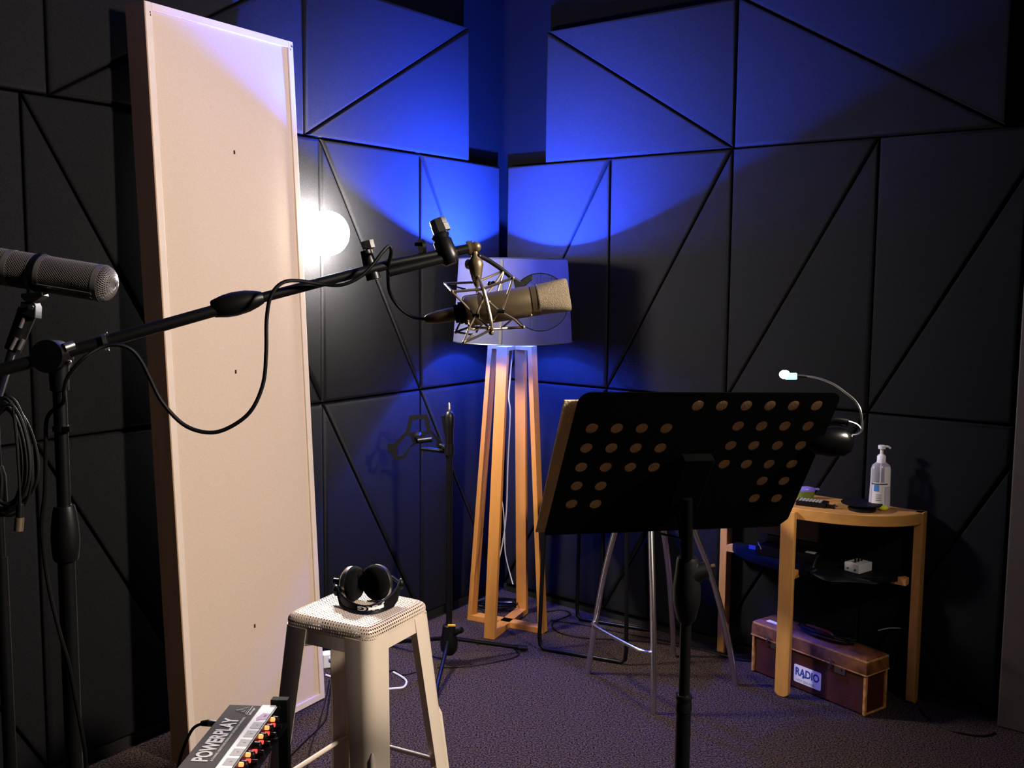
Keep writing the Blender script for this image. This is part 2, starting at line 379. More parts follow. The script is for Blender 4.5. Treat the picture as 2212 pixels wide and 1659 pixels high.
m = M(); m.lathe(shc, Z, [(SB, rB), (ST, rT)], 64, cap=False); part('shade', m, 'shade', t, solid=.0012)
m = M(); m.lathe(shc, Z, [(SB + .002, rB - .004), (ST - .002, rT - .004)], 64, cap=False); part('shade_lining', m, 'lining', t, label='pale inner lining of the shade')
m = M()
for z_, r_ in ((SB, rB), (ST, rT)): m.tube([shc + Z * z_ + V((math.cos(k * math.pi / 24) * r_, math.sin(k * math.pi / 24) * r_, 0)) for k in range(48)], .0022, 6, closed=True)
for k in range(3): m.tube([top_c + Z * 1.43, shc + Z * 1.43 + V((math.cos(k * 2.09 + .4), math.sin(k * 2.09 + .4), 0)) * .246], .002, 6)
part('shade_ring', m, 'steel', t)
an = math.atan2(-4.45, -.165 - 0.0)
su = onpl(1084, 600, shc, V((0, 1, 0))).x - shc.x
th = -math.acos(su / .243)
m = M(); loops = []
for z_, r_ in ((SB + .004, rB), (ST - .004, rT)):
    loops.append([shc + Z * z_ + V((math.cos(th + q), math.sin(th + q), 0)) * (r_ + .0015) for q in (-.025, -.008, .008, .025)])
m.loft(loops, False, False); part('shade_seam', m, 'seam', t, label='vertical seam of the shade', solid=.001)
m = M(); m.lathe(top_c, Z, [(1.43, .018), (1.475, .018)], 14); part('bulb_socket', m, 'white', t)
BLUE_R = .027; bz = 1.496
m = M(); m.sphere(V((top_c.x, top_c.y, bz)), BLUE_R, 20)
ES = BLUE_W / (4 * math.pi ** 2 * BLUE_R ** 2); BC = (.018, .065, 1)
MT['bulb_blue'] = emitter('bulb_blue', BC, ES); MT['bulb_blue_dim'] = emitter('bulb_blue_base', BC, ES * BLUE_DOWN)
two_sided_emitter(part('bulb', m, 'bulb_blue', t), V((-.42, -.05, .9)).normalized(), (MT['bulb_blue'], MT['bulb_blue_dim']), .62)
m = M(); zc = 4.45
m.tube([V((top_c.x + .004, top_c.y + .0, HT - .02))] + [at(u, v, zc) for u, v in ((1104, 790), (1101, 830), (1099, 860), (1102, 885), (1101, 920), (1097, 1000), (1094, 1100), (1086, 1170), (1072, 1230), (1063, 1262))], .0032, 6, 4)
m.tube([at(u, v, zc) for u, v in ((1091, 775), (1089, 850), (1082, 900), (1081, 950), (1080, 1050), (1087, 1100), (1090, 1150), (1092, 1200), (1108, 1262))], .0026, 6, 4)
part('cord', m, 'whitecord', t, label='white cord hanging between the legs')
# ================================================================= TUBULAR STANDS: helper
def tripod(t, c, r, hz, a0, tube=.008, mt='black'):
    for k in range(3):
        a = a0 + k * 2 * math.pi / 3; e = c + V((math.cos(a), math.sin(a), 0)) * r
        m = M(); m.tube([c + Z * hz + (e - c) * .08, e + Z * .013], tube, 10); l = part('leg', m, mt, t)
        m = M(); m.tube([c + (e - c) * .9 + Z * (hz * .1 + .012), c + (e - c) * 1.03 + Z * .012], tube + .003, 10); part('foot_cap', m, 'rubber', l)
# rear microphone stand
hub = onz(970, 1392, .08); hub.z = 0
poleT = lambda v, u=975: CP + ray(u, v) * ((hub.y - CP.y) / ray(u, v).y)
zt = poleT(872).z
t = thing('microphone_stand', 'straight black microphone stand between cream stool and wooden floor lamp', 'microphone stand', hub)
f1 = onz(1133, 1407); a0 = math.atan2(f1.y - hub.y, f1.x - hub.x); rr_ = (f1 - hub).length
tripod(t, hub, rr_, .1, a0, .0085)
m = M(); m.lathe(hub, Z, [(.04, .02), (.06, .034), (.09, .036), (.13, .028), (.16, .026), (.165, .018)], 20); part('base_hub', m, 'plastic', t)
m = M(); m.tube([hub + Z * .13 + V((.02, -.01, 0)), hub + Z * .14 + V((.055, -.02, .01))], .012, 10); part('locking_knob', m, 'plastic', t)
m = M(); m.box(hub + Z * .168 + V((.012, -.024, 0)), .03, .01, .006); part('clip', m, 'yel', t, label='small orange clip')
m = M(); m.lathe(hub, Z, [(.16, .0125), (zt - .15, .0125)], 14); part('pole', m, 'black', t)
m = M(); m.lathe(hub, Z, [(zt - .19, .0135), (zt - .17, .016), (zt - .11, .016), (zt - .09, .018), (zt - .05, .02), (zt - .035, .015), (zt - .03, .009)], 16); m.obox(hub + Z * (zt - .085) - V((.02, .004, 0)), V((.006, 0, 0)), V((0, .006, 0)), V((-.006, 0, .038))); part('height_clutch', m, 'plastic', t)
m = M(); m.lathe(hub, Z, [(zt - .035, .004), (zt - .02, .007), (zt - .016, .005), (zt, .005), (zt + .004, .003)], 12); part('thread_tip', m, 'steel', t)
# tablet holder clamped on it
hy = depth_h = (hub - CP).dot(FW) - .05
T2 = lambda x, y, d=0.: at(820 + x / 8.295, 860 + y / 8.295, hy + d)
hc = T2(700, 700); t = thing('tablet_holder', 'black three-armed tablet holder clamped to the rear microphone stand', 'holder', hc)
thk = FW * .008
def arm(pts, nm='arm'):
    m = M(); m.prism([T2(*p) for p in pts], thk); part(nm, m, 'plastic', t, bevel=.001)
m = M(); m.holed([T2(*p) for p in ((540, 305), (860, 290), (920, 570), (990, 640), (1100, 760), (1110, 800), (1090, 930), (1015, 920), (1025, 770), (920, 640), (850, 640), (700, 800), (560, 880), (450, 1085), (240, 1110), (240, 1000), (150, 985), (150, 820), (250, 815), (470, 600))],
        [[T2(*p) for p in ((590, 390), (800, 375), (850, 600), (700, 600), (535, 620))], [T2(*p) for p in ((470, 680), (560, 690), (600, 800), (420, 1030), (310, 1030), (320, 860))]], thk)
part('bracket', m, 'plastic', t)
m = M(); p = T2(700, 690, -.002); m.lathe(p, -FW, [(0, .019), (.006, .019), (.018, .014), (.03, .008)], 20); part('disc', m, 'plastic', t)
m = M(); m.tube([T2(690, 770, -.035), T2(940, 740, -.035)], .0105, 14); part('pivot', m, 'plastic', t)
m = M(); m.tube([T2(740, 900, -.03), T2(1230, 960, -.005)], .009, 10); m.tube([T2(760, 880, -.03), T2(760, 1050, -.03)], .0045, 8); part('joint_arm', m, 'plastic', t)
m = M(); m.lathe(V((hub.x, hub.y, T2(0, 870).z)), Z, [(-.022, .019), (.02, .019)], 16); m.tube([T2(1090, 850, 0), V((hub.x, hub.y, T2(0, 870).z))], .009, 10); part('clamp', m, 'plastic', t)
# ================================================================= FOREGROUND MICROPHONE BOOM STAND
Zs = 1.5
sj = at(113, 770, Zs); sb = V((sj.x + .012, sj.y, 0)); sb = V((at(124, 1000, Zs).x, sj.y, 0))
t = thing('boom_stand', 'black boom microphone stand in the left foreground, boom reaching to the middle', 'microphone stand', sb)
for k in range(3):
    a = .5 + k * 2.094; m = M(); e = sb + V((math.cos(a), math.sin(a), 0)) * .34; m.tube([sb + Z * .12, e + Z * .014], .009, 10); part('leg', m, 'black', t)
m = M(); m.lathe(sb, Z, [(.06, .02), (.08, .03), (.16, .028), (.18, .016)], 16); part('base_hub', m, 'plastic', t)
zc1 = (CP + ray(124, 1210) * ((sb.y - CP.y) / ray(124, 1210).y)).z; zc2 = (CP + ray(124, 1092) * ((sb.y - CP.y) / ray(124, 1092).y)).z
m = M(); m.lathe(sb, Z, [(.15, .0125), (zc1 + .02, .0125)], 18); part('lower_tube', m, 'black', t)
m = M(); m.lathe(sb, Z, [(zc1, .0165), (zc1 + .005, .0185), (zc1 + .03, .0205), (zc2 - .03, .0195), (zc2 - .008, .0165), (zc2, .0145)], 24); part('height_clutch', m, 'plastic', t)
m = M(); m.lathe(sb, Z, [(zc2 - .01, .0098), (sj.z - .02, .0098)], 18); part('upper_tube', m, 'black', t)
z3 = (CP + ray(128, 925) * ((sb.y - CP.y) / ray(128, 925).y)).z
m = M(); m.lathe(sb, Z, [(z3 - .004, .012), (z3 + .004, .012)], 16); m.box(sb + Z * z3 + V((.012, -.006, 0)), .01, .01, .008); part('cable_clip', m, 'plastic', t)
m = M(); m.lathe(sj - FW * .02, FW, [(0, .0235), (.004, .0245), (.036, .0245), (.04, .0235)], 32); m.lathe(V((sb.x, sb.y, sj.z - .05)), Z, [(0, .013), (.04, .0145)], 16); part('boom_joint', m, 'plastic', t)
m = M(); m.tube([at(138, 752, Zs - .01), at(158, 745, Zs)], .007, 10); m.sphere(at(147, 783, Zs), .005, 10); part('joint_bolt', m, 'steel', t)
bl_, bm_, br_ = at(-260, 868, 1.42), at(520, 655, 1.62), at(838, 572, 1.735)
m = M(); m.tube([bl_, sj, bm_], .0095, 14); part('boom', m, 'black', t)
m = M(); m.tube([bm_, br_], .0082, 14); part('extension_tube', m, 'black', t)
ga, gb_ = at(458, 668, 1.605), at(570, 642, 1.632); gx = (gb_ - ga).normalized()
m = M(); m.lathe(ga, gx, [(0, .012), (.002, .0138), (.02, .018), (.035, .0192), (.055, .0175), (.07, .0135), (.08, .0095)], 24); part('boom_clutch', m, 'plastic', t)
m = M(); p = at(230, 738, 1.53); m.lathe(p - gx * .002, gx, [(-.003, .0105), (-.003, .0125), (.003, .0125), (.003, .0105)], 20); m.sphere(p + UP * .013, .002, 8); m.sphere(p - UP * .013 + RT * .003, .002, 8); part('cable_tie', m, 'steel', t)
# parallel extension arm and its clamps
e1_, e2_ = at(800, 572, 1.735), at(1008, 540, 1.8)
m = M(); m.tube([at(838, 570, 1.74), at(985, 541, 1.795)], .0075, 12); part('upper_rod', m, 'black', t)
m = M(); m.tube([at(838, 588, 1.742), at(960, 558, 1.78)], .0085, 12); part('lower_rod', m, 'black', t)
m = M(); m.lathe(at(790, 541, 1.725), V((.28, 0, -1)).normalized() * 1, [(0, .0095), (.035, .0125), (.05, .0125)], 14); part('clamp', m, 'plastic', t)
m = M(); m.lathe(at(793, 520, 1.725), V((.25, .0, -1)), [(0, .0105), (.013, .0105), (.016, .005), (.022, .005)], 6); part('clamp_knob', m, 'steel', t)
cu0 = at(949, 505, 1.785); cu1 = at(971, 560, 1.785); cx = (cu1 - cu0).normalized()
m = M(); m.lathe(cu0, cx, [(0, .013), (.004, .0165), (.01, .0135), (.014, .0165), (.044, .0175), (.052, .015), (.057, .011)], 24); part('clamp', m, 'plastic', t)
m = M(); m.lathe(at(944, 474, 1.785), cx, [(0, .0145), (.003, .0155), (.011, .0155), (.012, .0165), (.024, .0165), (.025, .009), (.032, .009)], 8); part('clamp_knob', m, 'steel', t, label='grey winged knob')
m = M(); m.tube([at(975, 545, 1.79), at(1010, 537, 1.8)], .0085, 14); part('end_stub', m, 'black', t)
m = M(); m.lathe(at(912, 533, 1.77), (e2_ - e1_), [(-.003, .0135), (.003, .0135)], 16); m.box(at(905, 528, 1.768), .014, .01, .006); part('cable_tie', m, 'plastic', t)
# ================================================================= SHOCK MOUNT, CONDENSER MICROPHONE, POP FILTER
Zm = 1.82
Q = lambda x, y, d=0.: at(940 + x / 6.381, 500 + y / 6.381, Zm + d)
t = thing('shock_mount', 'nickel wire shock mount hanging from the boom end around the large microphone', 'shock mount', Q(540, 200))
m = M(); p = Q(440, 235); m.lathe(p, (Q(620, 200) - p), [(0, .0125), (.005, .0135), (.008, .012), (.011, .0125)], 20); m.sphere(Q(560, 215), .0098, 18); part('swivel_joint', m, 'champ', t)
m = M(); m.lathe(Q(545, 250), (Q(570, 640) - Q(545, 250)), [(0, .005), (.012, .0065), (.02, .0125), (.027, .0138), (.034, .0125), (.05, .009), (.06, .006), (.066, .0035)], 20); part('swivel_arm', m, 'champ', t)
m = M(); m.sphere(Q(455, 450, .0), .0065, 10, (1, 1, 1.4)); m.lathe(Q(455, 470), (Q(560, 440) - Q(455, 470)), [(0, .004), (.014, .004)], 10); part('wing_screw', m, 'steel', t)
fr_, bk = -.055, .055
def rod(pts, r=.0021, sm=0, nm='rod', mt='rod'):
    m = M(); m.tube([Q(*p) for p in pts], r, 8, sm)
    for p in (pts[0], pts[-1]): m.sphere(Q(*p), r * 1.5, 8)
    part(nm, m, mt, t)
rod([(585, 610, 0), (620, 700, fr_ * .6), (660, 790, fr_), (700, 930, fr_), (735, 1080, fr_), (770, 1250, fr_), (775, 1390, fr_ * .9)], .0034, 4, 'bail')
rod([(570, 610, 0), (570, 700, bk * .4), (575, 800, bk), (600, 920, bk), (640, 1100, bk), (690, 1240, bk)], .0026, 4, 'bail')
rod([(235, 830, fr_), (650, 795, fr_), (1070, 640, fr_)], .0024, 0)
rod([(135, 720, bk), (560, 700, bk * .5), (900, 560, bk), (945, 540, bk)], .0022, 0)
rod([(135, 720, bk), (235, 830, fr_)], .0022)
rod([(945, 540, bk), (820, 730, .03), (700, 880, .0)], .002)
rod([(240, 840, fr_), (370, 970, fr_), (550, 1160, -.04), (740, 1320, fr_)], .002)
rod([(665, 930, -.04), (570, 1140, -.045), (480, 1300, fr_), (400, 1520, fr_)], .002)
rod([(1075, 640, fr_), (930, 1080, -.045)], .002)
rod([(740, 970, -.045), (880, 1095, -.045), (1080, 1205, -.05), (1215, 1325, fr_)], .002)
rod([(870, 1110, -.045), (800, 1230, -.04)], .0018)
rod([(940, 560, bk), (850, 860, .04)], .0018)
rod([(395, 1530, fr_), (600, 1440, fr_), (775, 1350, fr_)], .0022)
rod([(520, 1420, 0), (400, 1530, fr_)], .0018)
rod([(285, 1385, bk), (500, 1310, .03), (730, 1340, fr_)], .0022)
rod([(285, 1385, bk), (500, 1420, .02)], .0018)
rod([(355, 1230, .045), (285, 1380, bk)], .0018)
rod([(790, 1345, fr_), (1000, 1335, -.03), (1215, 1320, fr_)], .0024)
rod([(1085, 1190, .04), (920, 1330, .03)], .002)
rod([(660, 1260, .03), (570, 1380, .04)], .0016)
rod([(600, 855, -.03), (640, 870, -.045), (665, 905, -.045)], .002)
rod([(380, 990, .036), (385, 920, .036), (420, 895, .036), (620, 865, .036)], .002, 3, 'inner_ring')
rod([(450, 1240, -.02), (480, 1330, -.02), (530, 1350, -.01), (700, 1320, 0)], .002, 3, 'inner_ring')
rod([(130, 720, bk), (410, 795, .02)], .0014, 0, 'elastic_band', 'rubber'); rod([(750, 720, .04), (800, 715, .04)], .003, 0, 'clip', 'rubber')
for p in ((560, 1160, -.045), (905, 1100, -.047)):
    m = M(); m.lathe(Q(*p), RT, [(-.006, .0035), (.006, .0035)], 8); part('elastic_knot', m, 'rubber', t)
A0, A1 = Q(425, 1110), Q(1840, 870); ax = (A1 - A0).normalized(); Lm = (A1 - A0).length; sd = ax.cross(FW).normalized(); sd = sd if sd.z > 0 else -sd
t = thing('condenser_microphone', 'large champagne metal studio microphone tilted in the wire shock mount', 'microphone', (A0 + A1) / 2)
r0 = .0272
m = M(); m.lathe(A0, ax, [(0, r0 * .93), (.003, r0 * .97), (Lm * .12, r0), (Lm * .125, r0 * .985), (Lm * .135, r0 * .985), (Lm * .14, r0), (Lm * .62, r0 * 1.01), (Lm * .625, r0 * .99), (Lm * .637, r0 * .99), (Lm * .64, r0 * 1.015), (Lm * .70, r0 * 1.015)], 40); part('body', m, 'champ', t)
m = M(); m.lathe(A0, ax, [(Lm * .70, r0 * 1.04), (Lm * .712, r0 * 1.04)], 40); part('ring', m, 'rod', t, label='bright ring below the grille')
e2v = ax.cross(sd)
loops = []
for tt, wv, dv, pw in ((.712, 1.0, 1.0, 2), (.78, 1.02, .93, 2.4), (.86, 1.05, .82, 3), (.94, 1.08, .7, 3.6), (.985, 1.08, .62, 4), (1.0, 1.03, .56, 4), (1.005, .9, .45, 4)):
    lp = []
    for k in range(40):
        a = 2 * math.pi * k / 40; c_, s_ = math.cos(a), math.sin(a); q = (abs(c_) ** pw + abs(s_) ** pw) ** (-1 / pw)
        lp.append(A0 + ax * Lm * tt + sd * c_ * q * r0 * wv + e2v * s_ * q * r0 * dv)
    loops.append(lp)
m = M(); m.loft(loops); part('grille', m, 'champ_grille', t, label='fine mesh head grille')
m = M(); m.lathe(A0, -ax, [(0, r0 * .8), (.004, r0 * .82), (.006, r0 * .7), (.012, r0 * .72), (.014, r0 * .6), (.02, r0 * .62)], 30); part('base_rings', m, 'blackm', t)
C1 = Q(-40, 1195); cxv = (C1 - A0).normalized()
m = M(); m.lathe(A0 - ax * .018, (Q(0, 1190) - (A0 - ax * .018)), [(0, .0115), (.01, .0125), (.035, .0115), (.052, .008), (.056, .0055)], 20); part('connector', m, 'champ', t, label='metal cable connector')
m = M()
for p in (Q(1255, 775, -.004), Q(1320, 1155, -.02)): m.sphere(p, .0028, 8)
part('screw', m, 'rod', t)
# pop filter
pc = Q(1450, 975, .085); 
t = thing('pop_filter', 'round black mesh pop screen behind the large microphone', 'pop filter', pc)
pn = (V((.12, -.98, .05))).normalized(); pe = pn.cross(Z).normalized(); pu = pe.cross(pn)
pr_ = .0535
def popm():
    mt_ = bpy.data.materials.new('pop_mesh'); mt_.use_nodes = True; nt = mt_.node_tree; N = nt.nodes; L = nt.links
    b = N['Principled BSDF']; b.inputs['Base Color'].default_value = (.02, .02, .022, 1); b.inputs['Roughness'].default_value = .4
    return mt_
m = M(); st = .0026; n_ = int(pr_ / st)
for k in range(-n_, n_ + 1):
    h = math.sqrt(max(0, pr_ ** 2 - (k * st) ** 2))
    if h > .004:
        m.bar(pc + pe * k * st - pu * h, pc + pe * k * st + pu * h, .00045, .0004, pn); m.bar(pc + pu * k * st - pe * h, pc + pu * k * st + pe * h, .00045, .0004, pn)
part('mesh_screen', m, 'blackm', t)
m = M(); m.tube(circle(pc, pe, pu, pr_, 48), .0009, 6, closed=True); part('rim', m, 'blackm', t)
m = M(); m.tube([Q(600, 335, .0), Q(720, 390, .02), Q(900, 510, .05), Q(1060, 640, .07), Q(1150, 700, .08)], .0042, 10, 4); part('gooseneck', m, 'rubber', t)
m = M(); m.prism([Q(1080, 690, .07), Q(1110, 640, .07), Q(1180, 690, .075), Q(1260, 620, .08), Q(1340, 590, .08), Q(1340, 660, .08), Q(1270, 720, .08), Q(1190, 790, .08), Q(1100, 790, .07)], FW * .012); part('clamp', m, 'plastic', t, bevel=.001)
m = M(); m.sphere(Q(600, 345, .0), .006, 10); part('boom_clip', m, 'plastic', t)
# cable along the boom
P = [Q(10, 1200), at(920, 689, 1.82), at(890, 684, 1.82), at(862, 664, 1.81), at(842, 632, 1.79), at(838, 600, 1.76), at(838, 576, 1.73), at(845, 545, 1.715), at(840, 532, 1.71), at(826, 545, 1.7), at(805, 572, 1.69), at(775, 600, 1.68), at(735, 616, 1.67), at(690, 613, 1.66), at(640, 606, 1.63), at(608, 612, 1.61), at(585, 640, 1.6), at(576, 690, 1.6), at(575, 760, 1.6), at(568, 830, 1.6), at(540, 890, 1.59), at(490, 926, 1.58), at(445, 934, 1.57), at(395, 916, 1.56), at(350, 868, 1.55), at(325, 820, 1.54), at(306, 782, 1.53), at(285, 756, 1.52), at(256, 745, 1.51), at(222, 750, 1.5), at(180, 775, 1.48), at(148, 812, 1.475), at(139, 840, 1.475), at(136, 870, 1.48)]
P += [at(103, 900 + 0, 1.505), at(99, 960, 1.505), at(97, 1060, 1.505), at(90, 1130, 1.505), at(96, 1210, 1.505), at(110, 1290, 1.5), at(130, 1370, 1.49), at(150, 1440, 1.49), at(165, 1520, 1.49), at(180, 1600, 1.49), at(186, 1659, 1.5), at(188, 1760, 1.5)]
k0 = 34
e_ = P[-1]; P += [V((e_.x + .0, e_.y - .02, .3)), V((e_.x + .03, e_.y - .05, .02)), V((e_.x + .1, e_.y - .25, .006))]
m = M(); m.tube(P, .0031, 8, 5)
t = thing('microphone_cable', 'black cable looping from the large microphone along the boom and down its stand', 'cable', P[0]); part('lead', m, 'cable', t)
# ================================================================= LEFT RIBBON MICROPHONE AND ITS STAND
Zr = 2.12
r1, r2 = at(-92, 560, Zr + .02), at(222, 612, Zr - .01); rx = (r2 - r1).normalized(); RL = (r2 - r1).length; RR = .0375
t = thing('ribbon_microphone', 'grey mesh cylinder microphone lying level at the left edge', 'microphone', (r1 + r2) / 2)
ea = rx.cross(Z).normalized(); eb = ea.cross(rx)
def hel(x0, x1, n_h, sign, rad=RR, turns=None):
    L_ = x1 - x0; tw = sign * L_ / RR * .95 / (1); out = []
    for k in range(n_h):
        a = 2 * math.pi * k / n_h
        out.append([r1 + rx * (x0 + L_ * i / 44) + (ea * math.cos(a + tw * i / 44) + eb * math.sin(a + tw * i / 44)) * rad for i in range(45)])
    return out
def dome(c, axd, n_h, sign):
    out = []
    for k in range(n_h):
        a = 2 * math.pi * k / n_h; lp = []
        for i in range(7):
            ph = i / 6 * 1.5; lp.append(c + axd * math.sin(ph) * .028 + (ea * math.cos(a + sign * ph * .5) + eb * math.sin(a + sign * ph * .5)) * RR * math.cos(ph))
        out.append(lp)
    return out
m = M()
for sg in (1, -1):
    for h in hel(.0, RL, 44, sg): m.tube(h, .00085, 4)
    for c, axd in ((r2, rx), (r1, -rx)):
        for h in dome(c, axd, 44, sg): m.tube(h, .00085, 4)
part('mesh', m, 'greymesh', t, ang=180)
m = M(); m.lathe(r1, rx, [(-.012, RR * .55), (0, RR * .9), (RL, RR * .9), (RL + .012, RR * .55)], 24); part('core', m, 'blackm', t, label='dark inside behind the mesh')
xs = lambda u: (at(u, 600, Zr) - r1).dot(rx)
for x in (0.0, xs(18), xs(76), xs(94), RL - .002):
    m = M(); m.lathe(r1 + rx * x, rx, [(-.006, RR * 1.0), (-.006, RR * 1.03), (.006, RR * 1.03), (.006, RR)], 32, cap=False); part('ring', m, 'greyring', t, solid=.001)
sv = (-FW * .75 - UP * .68).normalized(); sv = (sv - rx * sv.dot(rx)).normalized()
m = M(); m.bar(r1 + rx * xs(98) + sv * RR * 1.03, r1 + rx * (RL - .006) + sv * RR * 1.03, .006, .003, sv); part('spine', m, 'greyring', t)
cl = r1 + rx * xs(85)
t2 = thing('microphone_stand', 'black stand at the left edge carrying the grey mesh microphone', 'microphone stand', V((at(6, 1300, 2.05).x, at(6, 1300, 2.05).y, 0)))
sb2 = BASE[t2.name]
m = M(); m.lathe(cl, rx, [(-.005, RR * 1.04), (-.005, RR * 1.1), (.005, RR * 1.1), (.005, RR * 1.04)], 32, cap=False); part('mount_ring', m, 'black', t2, solid=.002)
R2 = lambda x, y, d=0.: at(x / 5.529, 500 + y / 5.529, Zr + d)
m = M(); m.prism([R2(*p, -.03) for p in ((250, 740), (500, 720), (510, 770), (440, 820), (380, 850), (290, 830), (240, 780))], FW * .03); part('yoke', m, 'black', t2, bevel=.002)
m = M(); m.prism([R2(*p, -.025) for p in ((240, 840), (400, 830), (425, 890), (420, 1040), (370, 1030), (200, 970), (190, 930), (240, 900))], FW * .03); part('swivel', m, 'rubber', t2, bevel=.002)
m = M(); m.tube([R2(340, 930), R2(150, 1420)], [.0195, .0165], 18); part('grip', m, 'plastic', t2)
m = M(); m.lathe(R2(375, 905, -.03), -FW, [(0, .0055), (.004, .005)], 12); part('screw', m, 'steel', t2)
m = M()
for (xa, ya), (xb, yb) in (((290, 1030), (240, 1150)), ((200, 1270), (130, 1410)), ((280, 1290), (220, 1410))): m.tube([R2(xa, ya, -.017), R2(xb, yb, -.0175)], .004, 8)
part('grip_rib', m, 'greyring', t2, label='grey ribs of the grip')
m = M(); ends = R2(150, 1400, .0); m.tube([ends, at(14, 800, 2.08), V((sb2.x, sb2.y, at(6, 880, 2.05).z))], .0085, 12); part('arm', m, 'black', t2)
zq = at(6, 880, 2.05).z; z_b = at(6, 1200, 2.05).z
m = M(); m.lathe(sb2, Z, [(.1, .0125), (z_b, .0125)], 16); part('lower_tube', m, 'black', t2)
m = M(); m.lathe(sb2, Z, [(z_b - .01, .0095), (zq + .01, .0095)], 16); part('upper_tube', m, 'black', t2)
z_c = at(6, 1000, 2.05).z
m = M(); m.lathe(sb2, Z, [(z_c - .1, .014), (z_c - .08, .018), (z_c - .02, .017), (z_c, .012)], 18); part('height_clutch', m, 'plastic', t2)
m = M(); m.sphere(V((sb2.x, sb2.y, zq)), .017, 14); part('joint', m, 'plastic', t2)
for k in range(3):
    a = 1.4 + k * 2.094; m = M(); m.tube([sb2 + Z * .11, sb2 + V((math.cos(a), math.sin(a), 0)) * .3 + Z * .013], .009, 10); part('leg', m, 'black', t2)
# coil of cable hung on it
cc = at(30, 985, 2.0); t = thing('cable_coil', 'black cable coiled and hung on the stand at the left edge', 'cable', cc)
m = M()
for k in range(9):
    w_ = 48 + random.uniform(-10, 10); h_ = 118 + random.uniform(-14, 12); ox, oy = random.uniform(-14, 6), random.uniform(-4, 8); zz = 1.99 + .008 * k - .03
    m.tube([at(20 + ox + w_ * math.sin(a) * (1 - .25 * math.cos(a)), 985 + oy - h_ * math.cos(a), zz + .01 * math.sin(a)) for a in [2 * math.pi * j / 22 for j in range(22)]], .0032, 6, 2, closed=True)
part('loops', m, 'cable', t)
m = M(); m.tube([at(28, 880, 1.96), at(36, 950, 1.955), at(42, 1040, 1.955), at(43, 1095, 1.955)], .003, 6, 4); part('tail', m, 'cable', t)
m = M(); m.tube([at(43, 1090, 1.955), at(42, 1120, 1.955)], .007, 12); part('connector_boot', m, 'plastic', t)
m = M(); m.tube([at(42, 1118, 1.955), at(40, 1147, 1.955)], .0085, 14); part('connector', m, 'champ', t, label='metal plug at the cable end')
# ================================================================= CREAM METAL BAR STOOL
SC = V((-.331, -2.470, 0)); sa = math.radians(-28); HS = .74
sx_, sy_ = V((math.cos(sa), math.sin(sa), 0)), V((-math.sin(sa), math.cos(sa), 0))
HW = .131
SP = lambda x, y, z: SC + sx_ * x + sy_ * y + Z * z
t = thing('bar_stool', 'cream metal bar stool with perforated seat in front of the sound screen', 'stool', SC)
def seatmap(u, v):
    r = max(abs(u), abs(v)); 
    if r < 1e-6: return SP(0, 0, HS)
    a, b = u / r, v / r; pw = 2 + 7 * 1.0
    q = (abs(a) ** 9 + abs(b) ** 9) ** (-1 / 9.); k = r
    q = 1 + (q - 1) * min(1, k)
    L_ = r * (HW + .026); fl = HW - .02
    if L_ <= fl: rad, dz = L_, 0
    else:
        ph = (L_ - fl) / .02
        if ph < 1.571: rad, dz = fl + .02 * math.sin(ph), -.02 * (1 - math.cos(ph))
        else: rad, dz = HW, -.02 - (L_ - fl - .0314)
    return SP(a * q * rad, b * q * rad, HS + dz)
m = M(); NC = 38; ch = 2 / NC; n8 = 8
vc = {}
def gv(i, j):
    if (i, j) not in vc: vc[(i, j)] = m.bm.verts.new(seatmap(-1 + i * ch / 2, -1 + j * ch / 2))
    return vc[(i, j)]
for i in range(NC):
    for j in range(NC):
        cu_, cv_ = -1 + (i + .5) * ch, -1 + (j + .5) * ch
        ring = [(0, 0), (1, 0), (2, 0), (2, 1), (2, 2), (1, 2), (0, 2), (0, 1)]
        out = [gv(2 * i + a, 2 * j + b) for a, b in ring]
        hr = ch * .33
        inn = [m.bm.verts.new(seatmap(cu_ + hr * math.cos(-2.356 + k * .7854), cv_ + hr * math.sin(-2.356 + k * .7854))) for k in range(8)]
        for k in range(8): m.bm.faces.new((out[k], out[(k + 1) % 8], inn[(k + 1) % 8], inn[k]))
part('seat', m, 'stool', t, solid=.0014, ang=50)
def rr(h, c, n=5):     # rounded square outline of half size h
    pts = []
    for q, (x, y) in enumerate(((1, 1), (-1, 1), (-1, -1), (1, -1))):
        for k in range(n + 1):
            a = q * math.pi / 2 + k / n * math.pi / 2; pts.append((x * (h - c) + c * math.cos(a), y * (h - c) + c * math.sin(a)))
    return pts
m = M(); lp = []
for z_, h in ((HS - .028, HW - .0005), (HS - .066, HW + .0022)): lp.append([SP(x, y, z_) for x, y in rr(h, .04)])
m.loft(lp, False); part('apron', m, 'stool', t, solid=.0016)
legs_ = []
